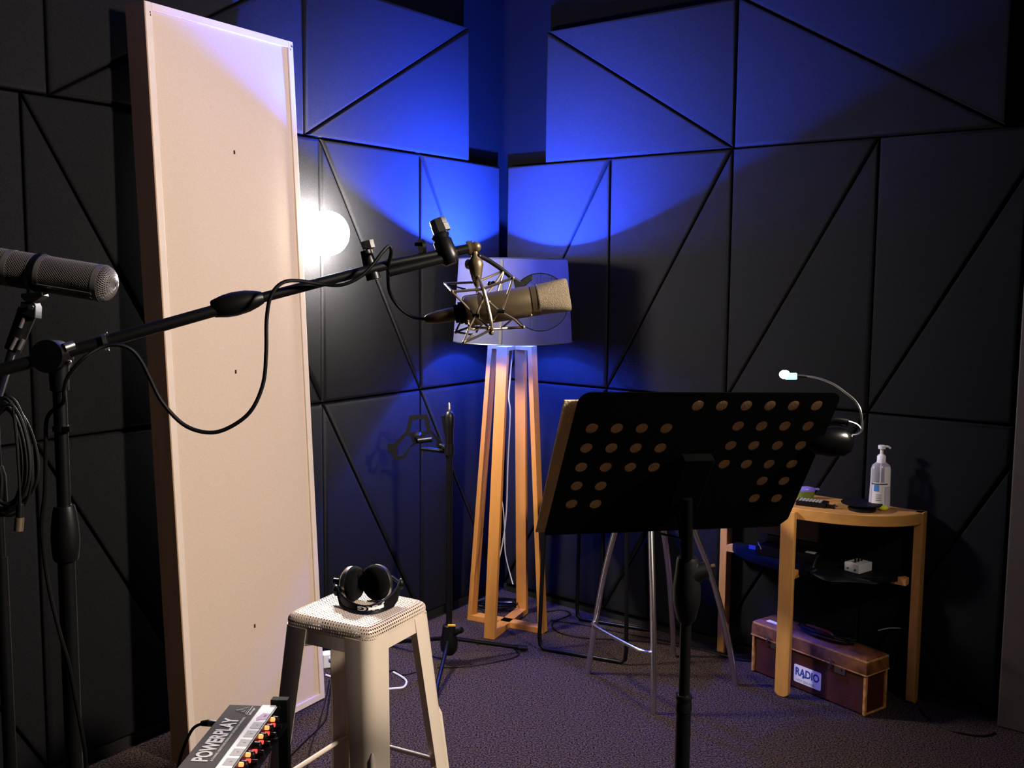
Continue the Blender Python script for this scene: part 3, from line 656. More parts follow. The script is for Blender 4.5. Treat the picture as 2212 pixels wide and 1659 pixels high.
for qx, qy in ((1, 1), (-1, 1), (-1, -1), (1, -1)):
    loops = []
    for z_, h, wg in [(z_, HW + .0012 + (HS - .03 - z_) * .088, .056 + .02 * (z_ / HS)) for z_ in (HS - .03, HS - .12, .4, .2, 0)]:
        c = .03; lp = []
        sec = [(h - wg, h)] + [(h - c + c * math.cos(a), h - c + c * math.sin(a)) for a in [math.pi / 2 - k * math.pi / 12 for k in range(7)]] + [(h, h - wg)]
        loops.append([SP(qx * x, qy * y, z_) for x, y in sec])
    m = M(); m.loft(loops, False, False); l = part('leg', m, 'stool', t, solid=.0016)
    cxy = HW + .0005 + .036 * (.7071 - 1) 
    m = M(); hh = lambda z_: HW + .0012 + (HS - .03 - z_) * .088
    k_ = .03 * .2929
    g = lambda z_: SP(qx * (hh(z_) - k_), qy * (hh(z_) - k_), z_)
    m.tube([g(.45), g(.435), g(.2), g(.06)], [.002, .0072, .0072, .004], 10); part('stiffening_rib', m, 'stool', l)
    m = M(); m.obox(SP(qx * (HW + .05), qy * (HW + .05), .008), sx_ * .016, sy_ * .016, Z * .008); part('foot_pad', m, 'rubber', l)
hz = .30; hh = HW + .0375
cs = [(1, 1), (-1, 1), (-1, -1), (1, -1)]
for k in range(4):
    a, b = cs[k], cs[(k + 1) % 4]; mx = V(((a[0] + b[0]) / 2, (a[1] + b[1]) / 2)); 
    p = SP(a[0] * (hh - .012) , a[1] * (hh - .012), hz); q = SP(b[0] * (hh - .012), b[1] * (hh - .012), hz); dd = (q - p).normalized()
    m = M(); m.tube([p, p + dd * .05, q - dd * .05, q], [.003, .0065, .0065, .003], 10); part('rung', m, 'stool', t)
m = M(); m.bar(SP(-HW + .01, -HW + .01, HS - .085), SP(HW - .01, HW - .01, HS - .085), .018, .006); m.bar(SP(HW - .01, -HW + .01, HS - .085), SP(-HW + .01, HW - .01, HS - .085), .018, .006); part('under_brace', m, 'stool', t)
# ================================================================= HEADPHONES
H = lambda u, v, y=0., z=None: onz(u, v, z) if z is not None else at(u, v, y)
zb_ = HS + .001
hb = onz(795, 1320, HS)
t = thing('headphones', 'black over-ear headphones lying upside down on the cream stool seat', 'headphones', hb)
Zh = (hb - CP).dot(FW)
def cup(c, n, r, nm):
    m = M(); m.lathe(c, n, [(-.018, r * .45), (-.016, r * .74), (-.008, r * .95), (.0, r), (.004, r)], 28); o = part('ear_cup', m, 'steel' if nm else 'plastic', t, label='ear cup with silver rim')
    m = M(); m.lathe(c, n, [(.004, r * .98), (.010, r * 1.02), (.018, r * .98), (.024, r * .86), (.026, r * .62), (.018, r * .5), (.012, r * .45)], 28); part('ear_cushion', m, 'cushion', o)
    m = M(); m.lathe(c, n, [(-.026, r * .2), (-.026, r * .42), (-.016, r * .46)], 20); part('hub', m, 'plastic', o)
HZr = HS + .002
c1 = at(757, 1262, Zh + .075); c2 = at(818, 1262, Zh + .085)
c1.z = HS + .046; c2.z = HS + .047
cup(c1, V((.93, -.3, .02)).normalized(), .043, True)
cup(c2, V((-.62, -.78, .03)).normalized(), .045, True)
pL_, pR_ = at(727, 1276, Zh + .05), at(866, 1262, Zh + .07)
mid = at(797, 1328, Zh - .035); mid.z = HS + .004
arcs = []
for dz in (0, .0):
    pass
def arc(zoff, push, drop):
    out = []
    for k in range(17):
        s = k / 16; a = math.pi * s
        p = pL_ * (1 - s) + pR_ * s; fwd = V((.12, -.99, 0)).normalized() * (.088 + push) * math.sin(a) ** .75
        p = p + fwd; p.z = max(HS + .003, (pL_.z * (1 - s) + pR_.z * s) - drop * math.sin(a) ** .6 + zoff)
        out.append(p)
    return out
m = M(); m.tube(arc(.004, .006, .09), .0022, 8); m.tube(arc(.0, -.004, .09), .0022, 8); part('wire_band', m, 'plastic', t)
top_l, bot_l = arc(.012, -.012, .035), arc(.0, -.006, .062)
m = M(); m.loft([top_l, bot_l], False, False); hbnd = part('headband', m, 'plastic', t, solid=.003)
m = M(); m.tube(top_l, .0025, 8); m.tube(bot_l, .002, 8); part('headband_edge', m, 'plastic', t)
def onband(s, q, off=.0025):
    k = min(15, int(s * 16)); f = s * 16 - k
    a = top_l[k].lerp(top_l[k + 1], f); b = bot_l[k].lerp(bot_l[k + 1], f); p = a.lerp(b, q)
    nrm = (top_l[k + 1] - top_l[k]).cross(a - b).normalized(); nrm = nrm if nrm.y < 0 else -nrm
    return p + nrm * off
lt = text_bm('AKG', 1.0, outline=.035)
xs_ = [v.co.x for v in lt.bm.verts]; x0_, x1_ = min(xs_), max(xs_)
for v in lt.bm.verts:
    fx = (v.co.x - x0_) / (x1_ - x0_); fy = v.co.y / .72
    v.co = onband(.74 - .40 * fx, .18 + .66 * fy, .0022 + v.co.z * .01)
part('lettering', lt, 'print', hbnd, label='outlined letters upside down on the headband')
m = M(); m.loft([[onband(.50 + .22 * k / 8, .38, .004) for k in range(9)], [onband(.50 + .22 * k / 8, .72, .004) for k in range(9)]], False, False); part('tape', m, 'label', hbnd, label='strip of white tape', solid=.0006)
for (p, dxy) in ((pL_, 1), (pR_, -1)):
    m = M(); m.sphere(p, .009, 12, (1, 1, 1.6)); part('slider', m, 'plastic', t)
    m = M(); m.tube([p + V((0, 0, -.012)), p + V((0, -.004, .016))], .0016, 6); part('pin', m, 'steel', t)
m = M(); m.lathe(c1 - V((.93, -.3, .02)).normalized() * .024, -V((.93, -.3, .02)).normalized(), [(0, .009), (.022, .0095), (.024, .007)], 16); m.tube([c1 - V((.93, -.3, 0)) * .044, pL_], .004, 8); part('yoke', m, 'plastic', t)
m = M(); m.tube([c2 + V((.62, .78, 0)) * .02, c2 + V((.5, .2, 0)) * .06 + Z * .01, pR_], .004, 8, 4); part('yoke', m, 'plastic', t)
# ================================================================= HEADPHONE AMPLIFIER (19 inch unit) AND ITS STAND
KS = .905; rc = V((-.5807, -2.7436, .6)); ra = V((-.0700, -.9975, 0)).normalized(); rb = V((-ra.y, ra.x, 0)); rb = rb if rb.x > 0 else -rb
ra, rb = ra * KS, rb * KS
KP = lambda a, b, z=0.: rc + ra * a + rb * b + Z * (z * KS)
t = thing('headphone_amplifier', 'grey one-unit rack headphone amplifier with glowing knobs at the bottom left', 'amplifier', KP(.22, .06, -.044))
m = M(); m.obox(KP(.221, .06, -.022), ra * .221, rb * .06, Z * .0192); part('chassis', m, 'rackgrey', t, bevel=.0015)
m = M(); m.obox(KP(.221, .1225, -.022), ra * .2415, rb * .0025, Z * .022); fp = part('front_panel', m, 'black', t, bevel=.001)
m = M(); m.obox(KP(.221, .1015, .0006), ra * .2205, rb * .0175, Z * .0006); part('label_strip', m, 'label', t, label='white label strip along the front edge')
m = M(); m.obox(KP(.221, .0825, .0005), ra * .221, rb * .0008, Z * .0005); part('panel_seam', m, 'ink', t)
m = M()
for k in range(6): m.obox(KP(.115 + k * .046, .1065, .0015), ra * .0165, rb * .0125, Z * .0004)
part('channel_label', m, 'labelgrey', t, label='grey channel labels')
m = M(); m.prism([KP(.047, .1015, .0013), KP(.05, .119, .0013), KP(.08, .119, .0013), KP(.09, .096, .0013), KP(.075, .0925, .0013)], Z * .0006); part('purple_tape', m, 'purple', t, label='piece of purple tape')
for k, n_ in enumerate('123456'):
    xform(tm := text_bm(n_, .009 * KS, .0002), KP(.117 + k * .046, .111, .0021), -ra, -rb); part('numeral', tm, 'ink', t)
xform(tm := text_bm('LTS', .008 * KS, .0002), KP(.07, .113, .0022), -ra, -rb); part('lettering', tm, 'ink', t)
tm = text_bm('POWERPLAY', .05 * KS, .0003, bold=.0013); wd = max(v.co.x for v in tm.bm.verts)
xform(tm, KP(.302, .053, .0005), -ra, -rb, .222 * KS / wd); part('lettering', tm, 'print', t, label='large name lettering')
tm = text_bm('8-CHANNEL HEADPHONE MIXING AND DISTRIBUTION AMPLIFIER', .0085 * KS, .0002); wd = max(v.co.x for v in tm.bm.verts)
xform(tm, KP(.297, .0655, .0005), -ra, -rb, .225 * KS / wd); part('lettering', tm, 'print', t)
tm = text_bm('behringer', .0105 * KS, .0002); xform(tm, KP(.058, .072, .0005), -ra, -rb); part('lettering', tm, 'print', t)
m = M(); tri = [KP(.052, .057, .0006), KP(.012, .057, .0006), KP(.036, .028, .0006)]
m.tube(tri, .0007, 4, closed=True); m.tube([KP(.036 + .006 * math.cos(a), .045 + .006 * math.sin(a), .0006) for a in [k * .7 for k in range(7)]], .0006, 4); m.obox(KP(.032, .0615, .0006), ra * .024, rb * .0006, Z * .0004); part('emblem', m, 'print', t, label='triangle emblem')
tm = text_bm('HA8000', .022 * KS, .0002); xform(tm, KP(.43, .05, .0005), -ra, -rb); part('lettering', tm, 'print', t)
for k in range(8):
    a_ = .052 + k * .046
    m = M(); m.lathe(KP(a_, .125, -.012), rb, [(0, .0085), (.012, .008), (.014, .006)], 14); kb = part('knob', m, 'plastic', fp)
    if k != 3:
        m = M(); m.lathe(KP(a_ + .012, .125, -.006), rb, [(0, .005), (.008, .0045)], 10); part('led_or_reflection', m, 'orange', fp, label='glowing orange light')
    m = M(); m.lathe(KP(a_ + .014, .125, -.019), rb, [(0, .004), (.009, .0045)], 10); part('led_or_reflection', m, 'red', fp, label='red reflection painted as a glow')  # no lamp of its own: LED reflection modelled as a small glowing disc
    m = M(); m.lathe(KP(a_ - .006, .125, -.032), rb, [(0, .0065), (.018, .006)], 12); part('socket', m, 'black', fp)
m = M(); m.obox(KP(-.012, .1255, -.004), ra * .01, rb * .0015, Z * .004); part('rack_ear', m, 'steel', t)
t = thing('rack_stand', 'black metal rack stand holding the headphone amplifier', 'stand', V((KP(.22, .14).x, KP(.22, .14).y, 0)))
for a_ in (-.016, .457):
    m = M(); p = KP(a_, .133, 0); m.obox(V((p.x, p.y, .306)), ra * .012, rb * .0125, Z * .306); part('upright', m, 'blackm', t, bevel=.002)
    m = M(); m.obox(KP(a_, .114, .004), ra * .012, rb * .012, Z * .008); part('end_cap', m, 'blackm', t, bevel=.002)
    m = M(); m.obox(V((p.x, p.y, .012)) - rb * .06, ra * .015, rb * .16, Z * .012); part('foot', m, 'blackm', t)
m = M(); p, q = KP(-.016, .142), KP(.457, .142); m.bar(V((p.x, p.y, .1)), V((q.x, q.y, .1)), .02, .02); part('cross_bar', m, 'blackm', t)
m = M(); m.bar(KP(-.016, .135, -.048), KP(.457, .135, -.048), .02, .006); part('shelf_rail', m, 'blackm', t)
P = [KP(.085, -.002, -.02), KP(.075, -.03, -.018)]
t = thing('power_lead', 'black lead with jack plug entering the back of the headphone amplifier', 'cable', P[0])
m = M(); m.tube([KP(.07, .0, -.022), KP(.062, -.03, -.022)], .0075, 12); part('plug', m, 'steel', t)
m = M(); m.tube([KP(.062, -.028, -.022), KP(.058, -.05, -.026)], [.008, .006], 10); part('boot', m, 'rubber', t)
m = M(); m.tube([KP(.058, -.048, -.026), KP(.065, -.075, -.045), KP(.1, -.095, -.12), KP(.13, -.1, -.25), KP(.15, -.09, -.42), KP(.2, -.06, -.6), KP(.3, 0, -.655)], .0034, 8, 6); part('lead', m, 'cable', t)
# ================================================================= MUSIC STAND
Dc = V((.373, -3.156, 1.232)); e1 = V((.963, .2683, -.0249)); en = V((-.2189, .8332, .5078)); e2 = V((.157, -.4836, .8611)); W_, H_ = .49, .325
dp = lambda x, y, n_=0.: Dc + e1 * x + e2 * y + en * n_
pole = V((at(1474, 1560, 1.93).x, at(1474, 1560, 1.93).y, 0)); pole = V((.377, -3.12, 0))
t = thing('music_stand', 'black music stand with perforated desk seen from behind in the right foreground', 'music stand', pole)
out = []
for (cx_, cy_, r_, q0) in ((W_ / 2, H_ / 2, .02, 0), (-W_ / 2, H_ / 2, .022, 90), (-W_ / 2, -H_ / 2, .004, 180), (W_ / 2, -H_ / 2, .004, 270)):
    sx1, sy1 = (1 if cx_ > 0 else -1), (1 if cy_ > 0 else -1)
    if q0 == 270: out += [dp(cx_ - .016, cy_), dp(cx_ - .0, cy_ + .02)]; continue
    for k in range(6):
        a = math.radians(q0 + k * 18); out.append(dp(cx_ - sx1 * r_ + r_ * math.cos(a), cy_ - sy1 * r_ + r_ * math.sin(a)))
rows = [(877, (1508, 1560, 1613, 1664, 1715, 1765)), (926, (1279, 1333, 1387, 1440)), (921, (1595, 1646, 1696, 1746)), (968.5, (1267, 1321, 1374, 1427)), (963, (1579, 1629, 1680, 1730)), (1010, (1256, 1309, 1362, 1413)), (1003, (1565, 1613, 1662, 1711)), (1050.5, (1246, 1298)), (1039.5, (1647, 1694)), (1089.5, (1235, 1287)), (1077, (1630, 1678))]
holes = [circle(onpl(u, v, Dc, en), e1, e2, .0112, 18) for v, us in rows for u in us]
m = M(); m.holed(out, holes, en * .002); dk = part('desk', m, 'deskm', t)
m = M(); m.obox(dp(0, -H_ / 2 + .001, .027), e1 * (W_ / 2 - .012), e2 * .001, en * .027); m.obox(dp(0, -H_ / 2 + .007, .053), e1 * (W_ / 2 - .012), e2 * .007, en * .001); part('ledge', m, 'deskm', t)
m = M(); m.obox(dp(.0, -.03, -.012), e1 * .03, e2 * .06, en * .01); m.tube([dp(0, -.06, -.02), V((pole.x, pole.y, .98))], .011, 12); part('tilt_bracket', m, 'deskm', t, bevel=.003)
m = M(); m.tube([dp(-.006, -.1, -.02), at(1470, 1163, 1.88), at(1425, 1152, 1.9)], .0025, 6); part('lever', m, 'black', t)
zz = lambda v: (CP + ray(1485, v) * ((pole.y - CP.y) / ray(1485, v).y)).z
m = M(); m.lathe(pole, Z, [(zz(1210), .0085), (zz(1140), .0085), (1.02, .011), (1.08, .011)], 16); part('inner_tube', m, 'black', t)
m = M(); m.lathe(pole, Z, [(zz(1345), .012), (zz(1335), .018), (zz(1300), .0255), (zz(1270), .026), (zz(1235), .022), (zz(1212), .0205), (zz(1203), .018)], 24); m.tube([V((pole.x + .008, pole.y, zz(1240))), V((pole.x + .036, pole.y - .004, zz(1228)))], [.022, .014], 14); part('height_clutch', m, 'plastic', t)
m = M(); m.tube([V((pole.x + .043, pole.y - .005, zz(1222))), V((pole.x + .05, pole.y - .006, zz(1220)))], .004, 10); part('clutch_button', m, 'champ', t)
m = M(); m.lathe(pole, Z, [(zz(1505), .0105), (zz(1335), .0105)], 18); part('middle_tube', m, 'black', t)
m = M(); m.lathe(pole, Z, [(zz(1535), .0155), (zz(1520), .0155), (zz(1516), .0145), (zz(1512), .0145), (zz(1506), .0165), (zz(1500), .015)], 24); part('collar', m, 'plastic', t)
m = M(); m.lathe(pole, Z, [(.12, .0142), (zz(1530), .0142)], 18); part('lower_tube', m, 'black', t)
m = M(); m.lathe(pole, Z, [(.08, .02), (.2, .022), (.22, .016)], 16); part('base_hub', m, 'plastic', t)
for k in range(3):
    a = .9 + k * 2.094; m = M(); m.tube([pole + Z * .17, pole + V((math.cos(a), math.sin(a), 0)) * .3 + Z * .012], .009, 10); part('leg', m, 'black', t)
# felt board on the music stand
fo = .004; Fp = lambda u, v: onpl(u, v, dp(0, 0, fo), en)
fl = Fp(1219, 866); fb = Fp(1157, 1151)
def loc(p): q = p - Dc; return q.dot(e1), q.dot(e2)
(xa, ya), (xb, yb) = loc(fl), loc(fb)
m = M(); yb2 = -H_ / 2 + .004
m.prism([dp(xa, ya, fo), dp(xb, yb2, fo), dp(.222, yb2, fo), dp(.222, ya, fo)], en * .004)
solo('felt_board', m, 'felt', 'beige felt board standing on the ledge of the music stand', 'board', dp(0, yb2, fo), bevel=.001)
# clip lamp
Zc = 1.88
t = thing('clip_lamp', 'small gooseneck clip lamp with bright bluish light on the music stand', 'lamp', at(1800, 940, Zc))
cb = at(1790, 945, Zc); 
m = M(); m.lathe(at(1745, 955, Zc), RT, [(0, .012), (.012, .023), (.04, .027), (.065, .026), (.078, .018), (.083, .008)], 24, sd=1.0, side=FW, sx=.75); part('clip_body', m, 'clipblack', t)
m = M(); m.tube([at(1770, 915, Zc - .0), at(1800, 908, Zc), at(1830, 912, Zc)], .009, 10, 4); part('clip_lever', m, 'clipblack', t)
m = M(); m.tube([at(1838, 940, Zc), at(1852, 938, Zc), at(1861, 930, Zc), at(1862, 912, Zc), at(1858, 885, Zc), at(1846, 865, Zc + .01), at(1826, 848, Zc + .02), at(1800, 830, Zc + .03), at(1770, 818, Zc + .04), at(1742, 813, Zc + .045), at(1722, 812, Zc + .045)], .0022, 8, 5); part('gooseneck', m, 'steel', t)
m = M(); m.tube([at(1800, 903, Zc), at(1825, 908, Zc), at(1850, 916, Zc), at(1861, 928, Zc)], .0016, 6, 4); part('wire', m, 'steel', t)
m = M(); m.tube([at(1742, 813, Zc + .045), at(1718, 811, Zc + .045)], .0035, 8); part('neck_end', m, 'plastic', t)
MT['led'] = emitter('led_glow', (.55, .85, 1), 26); MT['ledb'] = mat('led_housing', (.3, .5, .6), .2, emis=(.25, .75, 1), estr=1.1)
m = M(); m.obox(at(1709, 813, Zc + .045), RT * .0095, UP * .0065, FW * .008); part('head', m, 'ledb', t, bevel=.002)
m = M(); m.sphere(at(1695, 809, Zc + .045), .0088, 14, (1.15, 1, .95)); part('light', m, 'led', t)
# ================================================================= CHROME STOOL AND SLED STOOL BEHIND THE MUSIC STAND
cc = V((.62, -1.12, 0)); ft = [onz(1270, 1455), onz(1411, 1541), onz(1588, 1480), onz(1455, 1418)]
cc = sum(ft, V()) / 4
t = thing('bar_stool', 'bar stool with four splayed chrome legs standing behind the music stand', 'stool', cc)
hs = .80
for k, f in enumerate(ft):
    tp = cc + (f - cc) * .3 + Z * hs + V((-.05, 0, 0))
    m = M(); m.tube([f, cc + (f - cc) * .93 + Z * .14 + V((-.004, 0, 0)), cc + (f - cc) * .74 + Z * .40 + V((-.02, 0, 0)), cc + (f - cc) * .5 + Z * .62 + V((-.04, 0, 0)), tp], .0118, 12, 4); part('leg', m, 'chrome', t)
lg = lambda f, z_: cc + (f - cc) * (.93 - .19 * (z_ - .14) / .26) + Z * z_ + V((-.008, 0, 0))
zr = .215
for a, b in ((0, 1),):
    p, q = lg(ft[a], zr), lg(ft[b], zr); o_ = ((p + q) / 2 - cc); o_.z = 0; o_ = o_.normalized() * .035
    m = M(); m.tube([p, p.lerp(q, .12) + o_, p.lerp(q, .88) + o_, q], .0075, 10, 4); part('footrest', m, 'chrome', t)
m = M(); m.lathe(cc + Z * hs + V((-.05, 0, 0)), Z, [(-.01, .15), (0, .17), (.04, .18), (.055, .17), (.06, .12)], 32); part('seat', m, 'blackm', t)
s1, s2, s3, s4 = onz(1165, 1404), onz(1352, 1437), onz(1246, 1340), onz(1402, 1372)
s4 = s3 + (s2 - s1) * .95
t = thing('stool', 'low black tubular stool on sled runners beside the wooden floor lamp', 'stool', (s1 + s4) / 2)
hsd = .545
for a, b in ((s1, s2), (s3, s4)):
    d_ = (b - a).normalized(); m = M(); r_ = .0085
    cen = (s1 + s2 + s3 + s4) / 4
    ia = (a + (cen - a) * .06); ib = (b + (cen - b) * .06)
    m.tube([ia + Z * hsd, a + Z * .06, a + Z * .022 + d_ * .004, a + Z * r_ + d_ * .02, b + Z * r_ - d_ * .02, b + Z * .022 - d_ * .004, b + Z * .06, ib + Z * hsd], r_, 10); part('runner_frame', m, 'black', t)
cen = (s1 + s2 + s3 + s4) / 4
m = M(); m.prism([cen + (p - cen) * .96 + Z * hsd for p in (s1, s2, s4, s3)], Z * .035); part('seat', m, 'blackm', t, bevel=.008)
# ================================================================= HALF-ROUND CONSOLE TABLE
s_c = 1.633; DP = lambda s, d_, z_=0.: dR * s + nR * d_ + Z * z_
t = thing('console_table', 'half-round oak console table with three legs against the right wall', 'table', DP(s_c, .15))
def half(aa, bb, d0, n_=28): return [(s_c + aa * math.cos(math.pi * k / n_), d0 + bb * math.sin(math.pi * k / n_)) for k in range(n_ + 1)]
HTb = .722
m = M(); m.prism([DP(s, d_, HTb - .042) for s, d_ in half(.402, .268, .012)], Z * .042); part('top', m, 'oak_top', t, bevel=.003)
def leg_plank(c, wx, wy, w, th, z1, rnd):
    n_ = 8; pts = []
    if rnd: pts = [c + wx * (-w / 2 * math.cos(math.pi * k / n_)) + Z * (w / 2 - w / 2 * math.sin(math.pi * k / n_)) * .7 for k in range(n_ + 1)]
    else: pts = [c - wx * w / 2, c + wx * w / 2]
    pts += [c + wx * w / 2 + Z * z1, c - wx * w / 2 + Z * z1]
    m = M(); m.prism([p - wy * th / 2 for p in pts], wy * th); part('leg', m, 'oak', t, bevel=.003)
leg_plank(DP(s_c - .003, .288), dR, nR, .056, .02, HTb - .012, True)
leg_plank(DP(s_c + .387, .026), nR, dR, .046, .032, HTb, True)
leg_plank(DP(s_c - .387, .032), nR, dR, .046, .032, HTb - .01, True)
zs = .462
m = M(); m.prism([DP(s, d_, zs) for s, d_ in half(.35, .22, .012)], Z * .018); part('shelf', m, 'blackm', t, label='dark lower shelf')
for c, dv in ((DP(s_c + .362, .06, zs - .012), -dR), (DP(s_c, .266, zs - .012), -nR), (DP(s_c - .362, .06, zs - .012), dR)):
    sv_ = Z.cross(dv); m = M(); m.prism([c + sv_ * .018, c + sv_ * .018 + dv * .055 , c + sv_ * .018 + dv * .03 + Z * .03, c + sv_ * .018 + Z * .024], -sv_ * .036); part('bracket', m, 'oak', t)
TZ = HTb
# objects on the table
bp_ = onz(1899, 1099, TZ); 
t = thing('sanitizer_bottle', 'clear pump bottle of hand sanitizer standing on the console table', 'bottle', bp_)
sc_b = (bp_ - CP).dot(FW) / F; bt = lambda v: (1099 - v) * sc_b
m = M(); m.lathe(bp_, Z, [(0.001, .034), (.004, .038), (.03, .0385), (bt(1035), .036), (bt(1012), .0355), (bt(1003), .031), (bt(997), .018), (bt(993), .014)], 28, sd=.72, side=RT); part('bottle', m, 'clear', t)
m = M(); m.lathe(bp_, Z, [(0.004, .033), (.008, .0362), (.03, .0365), (bt(1044), .0345)], 28, sd=.7, side=RT); part('gel', m, 'gel', t)
m = M(); m.lathe(bp_, Z, [(bt(998), .0155), (bt(984), .0155), (bt(981), .012), (bt(979), .006), (bt(966), .0055)], 20); part('pump_collar', m, 'white', t)
m = M(); m.lathe(bp_, Z, [(bt(968), .013), (bt(961), .014), (bt(960), .012)], 18); m.tube([bp_ + Z * bt(963), bp_ + Z * bt(963) + RT * .02, bp_ + Z * bt(967) + RT * .031], .0042, 8, 3); part('pump_head', m, 'white', t)
m = M(); m.lathe(bp_, Z, [(.02, .0025), (bt(985), .0025)], 8); part('dip_tube', m, 'white', t)
def wrap(a0, a1, z0, z1, mt_, lab=None, r=.0392):
    loops = []
    for z_ in (z0, z1):
        rr_ = r if z_ < .05 else r - (z_ - .03) * .03
        loops.append([bp_ + Z * z_ + RT * math.cos(a) * rr_ + V((-RT.y, RT.x, 0)) * math.sin(a) * rr_ * .72 for a in [math.radians(a0 + (a1 - a0) * k / 8) for k in range(9)]])
    m = M(); m.loft(loops, False, False); part('label', m, mt_, t, label=lab, solid=.0004)
wrap(-150, -80, .02, bt(1040), 'label', 'pale front label')
wrap(-82, -35, bt(1048), bt(1005), 'label', 'white label seen through the bottle')
wrap(-140, -110, bt(1058), bt(1044), 'blueicon', 'blue swirl on the label', .0397)
for k in range(4): wrap(-125, -95, bt(1066 + k * 4), bt(1064.5 + k * 4), 'labelgrey', None, .0397)
wrap(-160, -60, bt(1043.5), bt(1041), 'mark', 'thin dark band', .0397)
p = onz(1908, 1103, TZ)
m = M(); m.sphere(p + Z * .0105, .0105, 12, (1.7, 1.2, 1)); solo('earplug', m, 'yellow', 'yellow foam plug between the black disc and the bottle', 'earplug', p)
p = onz(1862, 1102, TZ)
t = thing('turntable_stand', 'round black disc stand lying on the console table', 'stand', p)
m = M(); m.lathe(p, Z, [(0, .048), (.008, .05), (.014, .044), (.018, .03)], 28); part('base', m, 'plastic', t)
m = M(); m.lathe(p + V((.005, .02, 0)), Z, [(.018, .03), (.021, .072), (.0245, .073), (.025, .06)], 40); part('plate', m, 'blackm', t)
p = onz(1752, 1094, TZ); ex_ = (onz(1782, 1097, TZ) - onz(1722, 1090, TZ)).normalized(); ey_ = Z.cross(ex_)
t = thing('keypad', 'black keypad remote lying on the console table by the music stand', 'remote', p)
m = M(); m.obox(p + Z * .009 + ey_ * .02, ex_ * .055, ey_ * .03, Z * .009); part('case', m, 'plastic', t, bevel=.002)
m = M()
for i in range(7):
    for j in range(3): m.obox(p + Z * .0195 + ex_ * (-.042 + i * .012) + ey_ * (.004 + j * .015), ex_ * .004, ey_ * .004, Z * .0015)
part('keys', m, 'labelgrey', t, label='small grey keys')
p = onz(1793, 1098, TZ); m = M(); m.obox(p + Z * .008, ex_ * .014, ey_ * .006, Z * .005); m.obox(p + Z * .008 + ex_ * .015, ex_ * .0018, ey_ * .009, Z * .008); solo('jack_adapter', m, 'plastic', 'tiny black adapter between keypad and disc stand', 'adapter', p)
p = onz(1740, 1076, TZ); t = thing('tissue_packet', 'small green and purple packet at the back of the console table', 'packet', p)
m = M(); m.lathe(p, Z, [(0, .028), (.012, .034), (.028, .036)], 12, sd=.6, side=RT); part('wrapper', m, 'green', t, label='green lower half')
m = M(); m.lathe(p, Z, [(.028, .036), (.036, .037), (.042, .03), (.046, .012)], 9, sd=.55, side=RT); m.obox(p + RT * .042 + Z * .036, RT * .008, V((0, .006, 0)), Z * .003); part('flap', m, 'purp2', t, label='shiny purple top')
# objects on the shelf
zt_ = zs + .018
p = onz(1858, 1236, zt_); ex_ = V((.96, .27, 0)).normalized(); ey_ = Z.cross(ex_)
t = thing('direct_box', 'small silver metal box on the dark shelf of the console table', 'box', p)
fa, fb_ = onz(1826, 1230, zt_) + nR * .012, onz(1858, 1239, zt_) + nR * .012; fc = onz(1886, 1231, zt_) + nR * .012
ex_ = (fb_ - fa).normalized(); ey_ = (fc - fb_); L1, L2 = (fb_ - fa).length, ey_.length; ey_.normalize()
cn = (fa + fc) / 2
m = M(); m.prism([fa, fb_, fc, fa + fc - fb_], Z * .033); part('case', m, 'silver', t, bevel=.0015)
m = M()
for k in (.25, .75): m.lathe(fa.lerp(fb_, k) + Z * .012, -ey_, [(-.001, .004), (.002, .004)], 10)
part('socket', m, 'ink', t)
for k in range(3):
    q = cn + ey_ * (-.02 + k * .02) + Z * .033; m = M(); m.lathe(q, Z, [(0, .004), (.014, .004)], 10); part('knob', m, 'plastic', t)
p = onz(1690, 1240, zt_)
t = thing('mixer', 'dark mixer box with silver keys on the shelf behind the front table leg', 'mixer', p)
mx_ = (onz(1770, 1232, zt_) - onz(1600, 1205, zt_)).normalized(); my_ = Z.cross(mx_)
p2 = DP(s_c - .075, .095, zt_)
m = M(); m.obox(p2 + Z * .02, dR * .12, nR * .05, Z * .02); m.obox(p2 + Z * .045 - nR * .042, dR * .12, nR * .008, Z * .02); part('case', m, 'plastic', t, bevel=.003)
m = M(); m.obox(p2 + Z * .041 + dR * .09 + nR * .02, dR * .018, nR * .012, Z * .0015); part('display', m, 'silver', t)
m = M(); q = onpl(1625, 1182, p2 + nR * .056, nR); m.obox(q, dR * .014, Z * .008, nR * .001); part('blue_light', m, 'blueled', t, label='dim blue lamp')
m = M(); m.tube([onpl(1637, 1171, p2 + nR * .05, nR), onpl(1641, 1179, p2 + nR * .062, nR), onpl(1644, 1186, p2 + nR * .06, nR)], .0015, 6); part('cable_end', m, 'white', t)
p = DP(s_c - .1, .05, zt_ + .068)
m = M(); m.obox(p + Z * .05 , dR * .13, nR * .035, Z * .045); t = thing('storage_box', 'brown box stacked on the dark mixer under the table top', 'box', p); part('case', m, 'browndk', t, bevel=.003)
m = M(); m.obox(p + Z * .06 + dR * .131, dR * .001, nR * .008, Z * .006); part('clasp', m, 'steel', t)
t = thing('audio_cable', 'tangle of thin black cables on the shelf beside the silver box', 'cable', onz(1830, 1245, zt_))
m = M()
for k in range(6):
    m.tube([onz(1745 + k * 3, 1232 + k * 2, zt_ + .006 + .004 * k), onz(1790, 1240 + k * 3, zt_ + .004 + .003 * k), onz(1840, 1247 + k * 2, zt_ + .004 + .003 * k), onz(1880 + k * 2, 1256 + k, zt_ + .004 + .003 * k), onz(1900, 1264 - k, zt_ + .004 + .003 * k)], .0022, 6, 5)
part('lead', m, 'cable', t)
